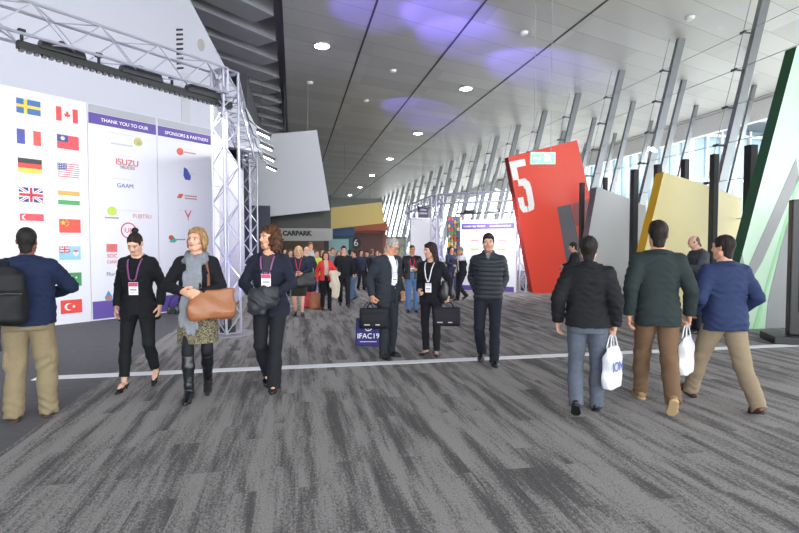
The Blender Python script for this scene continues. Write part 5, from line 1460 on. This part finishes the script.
put('redwoman', simple('f', 'd23a3a', '1c1c20', ('3a2820', '6a4a38'), hstyle='bob', arms=[arm(.12,-.26,1.08,pole=(.9,.3,-.5),curl=40), arm(-.26,0,.92)], hem=.86, walk=.1, ph=1.4, extra=dict(tops=[dict(name='blouse', mat=C_('b8a898'), ease=.008, hem=.92, cuff=None), dict(name='jacket', mat=C_('d23a3a', .85), ease=.028, hem=.88, open=[(.8,.05),(1.48,.06)])])), 326, 310, 252, 10, 'person in bright red jacket with a cream coat over one arm')
put('blackshirt', simple('m', '1d1e22', '24252a', ('17110e',), walk=.18, hem=.9, ph=2.0), 344, 306, 246, 6, 'person in plain black top and trousers walking just right of the red jacket')
put('navywalk', simple('m', '20263a', '5a7090', ('2a1c14',), walk=.16, ph=2.5), 354, 300, 250, -60, 'person in navy jacket and blue jeans walking just behind the plain black top')
put('baldback', simple('m', '2a3040', '23252c', ('9a8a80',), hstyle='bald', ph=.8, skin='d8a890'), 307, 305, 247, 0, 'person in dark blue jacket right behind the navy jacket and skirt')
put('hivis', simple('m', 'c8d84a', '2c3a58', ('3a2a20',), ph=.9), 317, 301, 250, 20, 'person in lime yellow safety vest half hidden in the crowd')
put('greyshirt', simple('m', 'a8b0b8', '4a4e58', ('5a4a3c',), hem=.9, ph=1.9, walk=.05), 311, 297, 243, 12, 'tall person in pale grey shirt at the back of the crowd behind the lime vest')
more = [
 (291,296,250,'m','3c3238','26262c','3a2a22','short',10,'person in brown jacket behind the navy jacket, nearest the left wall'),
 (323,296,249,'m','3a4250','2a2c34','2a1e18','short',-10,'person in slate jacket in the crowd above the red jacket'),
 (333,298,248,'m','6a7078','30323a','4a3a30','short',14,'person in mid grey jacket in the crowd left of the plain black top'),
 (339,293,251,'f','8a8f98','2c2e36','6a4a34','bob',0,'person in light grey coat deep in the crowd'),
 (350,291,250,'m','2a2c34','22242a','20160f','short',170,'person in charcoal walking away deep in the hall'),
 (361,290,250,'f','2f3448','24262e','2a1c18','bob',30,'person in indigo coat near the round sign'),
 (367,289,251,'m','1f2126','2a2c32','1a120e','short',-20,'person in black coat right of the round sign'),
 (372,288,249,'m','454a52','2c2e34','5a5048','short',160,'person in steel grey coat walking away behind the dark suit'),
 (381,300,252,'f','343a4c','2a2c38','4a3428','bob',-30,'person in dark blue top partly behind the dark suit'),
 (395,302,246,'m','e06a2c','2c2e36','3a2a20','short',60,'person in bright orange jacket behind the dark suit'),
 (285,290,249,'f','7a2e36','2a2a30','2a1c18','bob',20,'person in wine red coat far back by the car park entrance'),
 (377,285,250,'m','5a6a8a','2a2c34','3a2a22','short',10,'person in blue grey shirt far down the hall'),
 (343,287,251,'m','90a0b0','3a3c44','2a2018','short',-8,'person in pale blue shirt far down the hall'),
 (329,288,250,'m','2a3a34','2c2c30','3a2c22','short',5,'person in bottle green jacket far down the hall'),
]
for i, (px, py, top, sx, tc, bc, hc_, hs, deg, lb) in enumerate(more):
    put('crowd%d' % i, simple(sx, tc, bc, (hc_,), hstyle=hs, ph=i*.7, walk=.06 + .03*(i % 4)), px, py, top, deg, lb)
put('pram', simple('f', '2a2e48', '34405c', ('2a1c18',), hstyle='bob', walk=.05, arms=BENT, ph=2.8), 451, 294, 247, 40, 'person in dark blue coat beside the coloured picture banner')
put('banner2', simple('m', '23262e', '2a3044', ('1a120e',), walk=.05, ph=3.8), 459, 292, 250, -140, 'person in black coat standing right beside the coloured picture banner')
put('behindtower', simple('m', '1c1e24', '22242a', ('2a1c14',), walk=.03, ph=4.4), 433, 292, 248, 30, 'person in black jacket behind the far truss tower')

# ------------------------------------------------------------------ things people carry
def hold(S, i, reach=.075):
    """world point inside the closed hand"""
    hd, pn, cu = S['hand'][i]; return S['W'](S['wr'][i] + hd*reach + pn*.02)
def frame_obj(name, S, off, deg=0.0, **kw):
    return empty(name, tuple(off), S['root'].rotation_euler[2] + rad(deg), **kw)

def laptop_bag(S, i, mat, label, w=.40, h=.30, t=.09, deg=90, drop=.02):
    g = hold(S, i); o = empty('laptop_bag', (g[0], g[1], g[2] - drop), S['root'].rotation_euler[2] + rad(deg), label, 'bag')
    m = MB(); m.box((-w/2, -t/2, -h-.07), (w/2, t/2, -.07), bev=.03); m.build('body', mat, o, smooth=True)
    m = MB(); m.box((-w/2+.03, -t/2-.018, -h-.045), (w/2-.03, -t/2+.01, -.15), bev=.015); m.build('front_pocket', mat, o, smooth=True)
    for s in (-1, 1):
        m = MB(); m.tube([(-.10, s*.018, -.075), (-.085, s*.014, -.03), (-.05, s*.006, .0), (.05, s*.006, .0), (.085, s*.014, -.03), (.10, s*.018, -.075)], .011, 8); m.build('handle', mat, o, smooth=True)
    m = MB(); m.box((-.14, -t/2-.022, -h-.015), (-.06, -t/2-.017, -h+.0)); m.box((.02, -t/2-.022, -h-.015), (.08, -t/2-.017, -h+.0)); m.build('logo_print', plain('print_grey', 'b8b8bc', .5), o)
    return o, g
nyl = C_('17181c', .7, .1); nyl2 = C_('1e1a24', .65, .1)
G = PEOPLE['greyman']; lb_, g = laptop_bag(G, 1, nyl, 'black laptop bag in the hand of the person in dark suit', .42, .30, deg=-42)
# purple congress tote behind it
o = empty('tote_bag', tuple(g - CR*.07 + vec(0, .09, -.05)), -YAW, 'purple cloth tote reading IFAC19 below the black laptop bag', 'bag')
pt = C_('2c2a5e', .8, .1)
m = MB(); m.prism([(-.19,-.60),(.19,-.62),(.175,-.20),(-.175,-.20)], -.03, .03); bo = m.build('body', pt, o)
bo.modifiers.new('round', 'BEVEL').width = .012
m = MB(); m.tube([(-.09, 0, -.21), (-.07, 0, -.05), (-.01, 0, .03)], .009, 6); m.tube([(.09, 0, -.21), (.07, 0, -.05), (.01, 0, .03)], .009, 6); m.build('handles', pt, o)
def text_now(body, x, z, size, mat, parent, y):
    c = bpy.data.curves.new('lettering', 'FONT'); c.body = body; c.size = size; c.align_x = 'CENTER'; c.align_y = 'CENTER'; c.extrude = .001; c.materials.append(mat)
    t = bpy.data.objects.new('lettering', c); link(t); bpy.context.view_layer.update()
    me = bpy.data.meshes.new_from_object(t.evaluated_get(bpy.context.evaluated_depsgraph_get())); bpy.data.objects.remove(t)
    n = bpy.data.objects.new('lettering', me); link(n, parent); n.location = (x, y, z); n.rotation_euler = (pi/2, 0, 0); return n
text_now('IFAC19', 0, -.46, .105, T('e4e2ee'), o, -.034); 
m = MB(); m.tube([(.05*cos(t), -.033, -.33 + .05*sin(t)) for t in np.linspace(0, 2*pi, 20, endpoint=False)], .007, 6, closed=True); m.box((-.03,-.036,-.335),(.03,-.030,-.325)); m.box((-.005,-.036,-.36),(.005,-.030,-.30)); m.build('emblem', T('e4e2ee'), o)
m = MB(); m.box((-.12,-.034,-.545),(.12,-.030,-.535)); m.build('caption_line', T('b8b4d4'), o)
D = PEOPLE['darkhair']; laptop_bag(D, 0, nyl2, 'black laptop bag in the hand of the person with white lanyard', .40, .28, deg=20)
def shoulder_strap(m, S, s, z0, out=.05, w=.035):
    pts = [(s*.15,.10,z0+.10),(s*.145,.11,1.25),(s*.125,.10,1.40),(s*.105,.03,1.455),(s*.115,-.07,1.41),(s*.14,-.12,1.25),(s*.17,-.12,z0+.10)]
    nr = [(0,1,0),(0,1,0),(0,1,.4),(0,0,1),(0,-.7,.7),(0,-1,0),(0,-1,0)]
    m.ribbon([S['W'](S['T'](*p)) for p in pts], [S['Wd'](S['RT']@vec(*n)) for n in nr], w, .008)
# black shoulder bag of the dark haired woman
def soft_bag(name, c, w, h, t, rz, mat, label, sag=.02, strap=None):
    F = Field((-w, -.2, -h), (w, .2, h), .012)
    F.loft((0,0,0), np.eye(3), [(-h/2,w/2*.93,t*.42),(-h*.42,w/2,t*.58),(-h/4,w/2*1.02,t*.62),(0,w/2*.97,t*.5),(h*.42,w/2*.86,t*.20),(h/2,w/2*.84,t*.16)], .01, 3.6)
    F.disp(lambda X, Y, Z: .006*wob(X, Y, Z, .6) + sag*.3*np.cos(X*8/w))
    V, Q = F.mesh(2); o = np_obj(name, V, Q, mat); o.location = c; o.rotation_euler = (0, 0, rz); tag(o, label, 'bag'); return o
def wpt(S, *p): return S['W'](S['T'](*p))
sb_ = soft_bag('shoulder_bag', tuple(wpt(D, .235, .06, 1.02)), .34, .28, .11, D['root'].rotation_euler[2] + rad(80), leather('18181b', .4), 'black leather shoulder bag at the side of the person with white lanyard')
# white carrier bags of two of the men walking away
def carrier(S, i, label, w=.30, h=.38, t=.09, deg=0, txt=None):
    g = hold(S, i); o = empty('carrier_bag', (g[0], g[1], g[2]), S['root'].rotation_euler[2] + rad(deg), label, 'bag')
    wm = plain('carrier_plastic', 'cfd1d6', .45, noise=.03)
    F = Field((-w, -.2, -h-.2), (w, .2, .05), .012)
    F.loft((0,0,0), np.eye(3), [(-h-.14,w/2*.97,t*.5),(-h*.6,w/2,t*.55),(-.20,w/2*.98,t*.36),(-.14,w/2*.95,t*.16)], .01, 5)
    F.disp(lambda X, Y, Z: .006*wob(X, Y, Z, .7, 1.0))
    V, Q = F.mesh(1); np_obj('body', V, Q, wm, o)
    for s in (-1, 1):
        m = MB(); m.tube([(-.08, s*.02, -.16), (-.05, s*.012, -.06), (0, s*.004, 0), (.05, s*.012, -.06), (.08, s*.02, -.16)], .007, 6); m.build('handle', wm, o)
    if txt:
        for yy, rz in ((-t*.60-.006, 0), (t*.60+.006, pi)):
            n = text_now(txt, 0, -.33, .13, T('4a5a9c'), o, yy); n.rotation_euler = (pi/2, 0, rz)
    return o
carrier(PEOPLE['blackjacket'], 1, 'white carrier bag with blue print held by the person in black jacket', .28, .40, deg=68, txt='ION')
carrier(PEOPLE['greenblazer'], 1, 'plain white carrier bag held by the person in green blazer', .30, .38, deg=60)
# brown leather bag of the blonde woman, with its strap
S = PEOPLE['scarf']; c = wpt(S, .17, -.235, .985)
tb = soft_bag('shoulder_bag', tuple(c), .46, .31, .15, S['root'].rotation_euler[2] + rad(14), leather('8f5a36', .4), 'tan brown leather bag hanging in front of the person with grey scarf')
m = MB()
pts = [(.10,.12,1.20),(.10,.115,1.38),(.09,.03,1.47),(.105,-.085,1.42),(.135,-.15,1.25),(.14,-.215,1.10)]
m.ribbon([S['W'](S['T'](*p)) - c for p in pts], [S['Wd'](S['RT']@vec(*n)) for n in ((0,1,0),(0,1,0),(0,0,1),(0,-.7,.7),(0,-1,0),(0,-1,0))], .026, .008)
r_ = tb.rotation_euler[2]; co_, si_ = cos(-r_), sin(-r_); m.v = [(co_*x - si_*y, si_*x + co_*y, z) for x, y, z in m.v]
m.build('strap', leather('6f4226', .4), tb)
# her scarf is clothing: a wrap and two hanging ends
def scarf(S, col):
    sc = S['sc']; T_ = S['T']
    F = Field((-.35,-.45,.55), (.35,.3,1.75), .009)
    n = 16
    ring = [T_(.088*cos(2*pi*k/n), .012 + .085*sin(2*pi*k/n) - (.03 if sin(2*pi*k/n) < 0 else 0), 1.475 + .028*sin(2*pi*k/n)) for k in range(n+1)]
    F.chain(ring, [.034]*(n+1), .02)
    ring = [T_(.10*cos(2*pi*k/n), .0 + .09*sin(2*pi*k/n) - (.035 if sin(2*pi*k/n) < 0 else 0), 1.43 + .03*sin(2*pi*k/n)) for k in range(n+1)]
    F.chain(ring, [.032]*(n+1), .02)
    f = S['RT']@vec(0,-1,0)
    F.chain([T_(-.03,-.14,1.42), T_(-.05,-.185,1.25), T_(-.075,-.205,1.0), T_(-.09,-.20,.80)], [.05,.055,.06,.062], .02, f, 2.4)
    F.chain([T_(.03,-.14,1.42), T_(.02,-.18,1.28), T_(-.01,-.205,1.02), T_(-.03,-.21,.72)], [.045,.05,.055,.055], .02, f, 2.4)
    F.disp(lambda X, Y, Z: .006*np.sin(X*110 + 3*np.sin(Z*9)) + .004*wob(X, Y, Z, 1.2))
    V, Q = F.mesh(1); return np_obj('scarf', V*sc, Q, C_(col, .95, .25, 25), S['root'])
scarf(S, '7c8087')
# small black camera pouch dangling from her hand
g = wpt(S, -.20, -.20, .93); o = empty('camera', tuple(g), S['root'].rotation_euler[2], 'small black camera dangling beside the grey scarf and tweed skirt', 'camera')
m = MB(); m.box((-.06,-.03,-.04),(.06,.03,.04), bev=.012); m.build('body', black_pl, o, smooth=True)
m = MB(); m.tube([(0,-.03,0),(0,-.075,0)], .034, 16); m.build('lens', plain('lens_black', '0c0c0e', .15), o)
m = MB(); m.tube([(-.05,0,.04),(-.02,-.02,.12),(.06,-.03,.19)], .006, 6); m.build('strap', black_pl, o)
# bundled jacket in the curly haired woman's hands
S = PEOPLE['curly']; c = wpt(S, .0, -.30, 1.02)
F = Field((-.3,-.25,-.3), (.3,.25,.3), .010)
F.ell((0,0,0), (.17,.10,.13), k=.03); F.ell((-.05,-.03,-.08), (.12,.09,.10), k=.04); F.ell((.08,.0,.05), (.10,.09,.09), k=.03)
F.disp(lambda X, Y, Z: .014*np.sin(X*34 + 3*np.sin(Z*19) + 2*np.sin(Y*15))*np.sin(Z*31 + 2*np.sin(X*17)) + .008*wob(X, Y, Z, 1.1))
V, Q = F.mesh(1); o = np_obj('folded_jacket', V, Q, C_('2c2f33', .6, .2)); o.location = tuple(c); o.rotation_euler = (0, 0, S['root'].rotation_euler[2]); tag(o, 'charcoal jacket bundled in the hands of the person in navy blazer', 'jacket')
# backpack on the first man
S = PEOPLE['backpacker']; c = wpt(S, .125, .235, 1.16)
bp_ = empty('backpack', tuple(c), S['root'].rotation_euler[2] + rad(14), 'black backpack slung on the navy jumper of the person facing the flags', 'backpack')
F = Field((-.25,-.2,-.36), (.25,.25,.36), .010)
F.loft((0,0,0), np.eye(3), [(-.27,.13,.07,.0),(-.22,.16,.10,.02),(0,.16,.10,.02),(.18,.14,.085,.01),(.26,.08,.05,0)], .02, 3)
F.loft((0,.09,-.08), np.eye(3), [(-.15,.11,.05),(-.12,.13,.065),(.08,.125,.06),(.12,.09,.04)], .02, 3)
F.disp(lambda X, Y, Z: .005*wob(X, Y, Z, .7)); V, Q = F.mesh(1); np_obj('body', V, Q, C_('17181b', .65, .15), bp_)
m = MB()
R1 = lambda p: S['W'](S['T'](*p)) - c
pts = [(.15,.16,1.38),(.15,.08,1.45),(.15,.0,1.475),(.16,-.10,1.42),(.19,-.165,1.25),(.235,-.10,1.06),(.22,.06,1.0)]
m.ribbon([R1(p) for p in pts], [S['Wd'](S['RT']@vec(*n)) for n in ((0,1,.3),(0,.5,1),(0,0,1),(0,-.7,.7),(.3,-1,0),(1,-.2,0),(1,.5,0))], .055, .014)
r_ = bp_.rotation_euler[2]; co_, si_ = cos(-r_), sin(-r_); m.v = [(co_*x - si_*y, si_*x + co_*y, z) for x, y, z in m.v]
m.build('strap', C_('1c1d21', .65, .1), bp_)
m = MB(); m.ribbon([(.05,.1,-.25),(.06,.12,-.38),(.05,.12,-.48)], (0,1,0), .02, .004); m.build('loose_strap', C_('1c1d21', .65, .1), bp_)
m = MB(); m.tube([(-.11,.165,.02),(0,.185,.03),(.11,.165,.02)], .005, 6); m.build('zip', plain('zip_grey', '5a5a5e', .4, .5), bp_)
# phones
def phone(S, i, label, tilt=50):
    g = hold(S, i, .085); o = np_obj_box = None
    m = MB(); m.box((-.037,-.005,-.075),(.037,.005,.075), bev=.004); o = m.build('phone', plain('phone_black', '101114', .2)); o.location = tuple(g); o.rotation_euler = (rad(-tilt), 0, S['root'].rotation_euler[2]); tag(o, label, 'phone'); return o
phone(PEOPLE['bald'], 0, 'black phone in the hand of the person by the yellow slab'); phone(PEOPLE['phoneman'], 0, 'black phone held by the person at the red slab')
phone(PEOPLE['vestman'], 0, 'phone held to the ear of the person in waistcoat', 0)
# handbag of the blonde woman in the crowd, coat over the red jacket woman's arm
S = PEOPLE['blonde']; soft_bag('handbag', tuple(wpt(S, .17, -.22, .92)), .44, .32, .15, S['root'].rotation_euler[2], leather('202126', .45), 'dark handbag hanging in front of the navy jacket and dark skirt')
S = PEOPLE['redwoman']; c = wpt(S, .20, -.20, .92)
F = Field((-.25,-.2,-.5), (.25,.2,.25), .015)
F.chain([(-.08,0,.15),(0,-.02,.16),(.10,0,.14)], [.07,.07,.07], .03); F.chain([(0,-.04,.12),(.02,-.06,-.12),(.04,-.05,-.38)], [.10,.12,.10], .03, vec(0,1,0), 2.0)
F.disp(lambda X, Y, Z: .01*np.sin(X*50 + 2*np.sin(Z*9))); V, Q = F.mesh(1)
o = np_obj('draped_coat', V, Q, C_('cfc2b0', .9)); o.location = tuple(c); o.rotation_euler = (0, 0, S['root'].rotation_euler[2]); tag(o, 'cream coat draped over the arm of the person in red jacket', 'coat')
for px, py, col, lb in ((309, 308, 'b83038', 'bright red bag standing on the floor by the navy jacket and skirt'), (317, 309, '9a5a34', 'rust brown bag standing on the floor beside the bright red jacket')):
    p = ground(px, py); soft_bag('handbag', (p[0], p[1], .215), .36, .42, .14, 0, leather(col, .5), lb)
# ------------------------------------------------------------------ light, world, camera
w = bpy.data.worlds.new('sky'); scene.world = w; w.use_nodes = True
bg = w.node_tree.nodes['Background']; bg.inputs[0].default_value = (.93, .97, 1.0, 1); bg.inputs[1].default_value = SKY = 5.0
def area(name, loc, target, size, sy, energy, col=(1,1,1)):
    l = bpy.data.lights.new(name, 'AREA'); l.shape = 'RECTANGLE'; l.size = size; l.size_y = sy; l.energy = energy; l.color = col
    o = bpy.data.objects.new(name, l); link(o); o.location = loc
    d = np.asarray(target, float) - np.asarray(loc, float)
    import mathutils
    o.rotation_euler = mathutils.Vector(d).to_track_quat('-Z', 'Y').to_euler(); return o
def spot(name, loc, target, energy, ang, col, blend=.6, soft=.08):
    import mathutils
    l = bpy.data.lights.new(name, 'SPOT'); l.energy = energy; l.spot_size = rad(ang); l.spot_blend = blend; l.color = col; l.shadow_soft_size = soft
    o = bpy.data.objects.new(name, l); link(o); o.location = loc
    o.rotation_euler = mathutils.Vector(np.asarray(target, float) - np.asarray(loc, float)).to_track_quat('-Z', 'Y').to_euler(); return o
# the LED wash bar throws its light on the boards
for t in (.12, .5, .88):
    p = B0 + (B1 - B0)*t + vec(0,0,-.10); area('wash_beam', p, p + wn*3.2 + vec(0,0,-2.4), .3, 1.2, 20, (.93,.93,1))
# flood lamps of the far truss run
for y in (12.3, 13.6, 15.0, 16.6):
    area('flood_beam', (T1[0]+.63, y, 4.4), (-1.9, y+.3, 2.0), .3, .3, 12)
# violet stage spots on the truss shining up to the ceiling, and uplights in the towers
for px, py, e in ((445,15,1.2),(535,66,1.5),(460,36,.9),(415,108,.8),(440,126,.6),(370,8,.6)):
    p = on_plane(px, py, (0,0,CEIL), vec(0,0,1)); spot('violet_beam', (p[0]*.5-.4, p[1]*.85, 4.9), p, 1500*e, 34, (.22,.14,1))
for P_, zz in ((T1, .35), (T2, .35)): spot('tower_uplight', (P_[0], P_[1], zz), (P_[0]+.02, P_[1], 5), 130, 70, (.45,.35,1))
for P_ in (B2, C2): spot('tower_uplight', (P_[0], P_[1], .35), (P_[0]+.02, P_[1], 5), 200, 70, (.45,.35,1))
# lamps over the far sponsor board
p = lp - vec(bdir[1], -bdir[0], 0)*.0
area('board_lamp', (lp[0] - .2, lp[1] - .7, lp[2]+.1), (bp[0], bp[1], 1.3), .3, 1.4, 60)
cd = bpy.data.cameras.new('camera'); co = bpy.data.objects.new('camera', cd); link(co)
cd.sensor_width = 36; cd.lens = 24.0; cd.clip_end = 400; cd.clip_start = .05
co.location = (0, 0, EYE); co.rotation_euler = (pi/2 - PITCH, 0, -YAW); scene.camera = co
vs = scene.view_settings; vs.view_transform = 'Standard'; vs.look = 'None'; vs.gamma = 1; vs.use_curve_mapping = False; vs.exposure = 0.68
scene.cycles.max_bounces = 8; scene.cycles.diffuse_bounces = 4; scene.cycles.transparent_max_bounces = 16
scene.cycles.sample_clamp_indirect = 6; scene.cycles.use_denoising = True
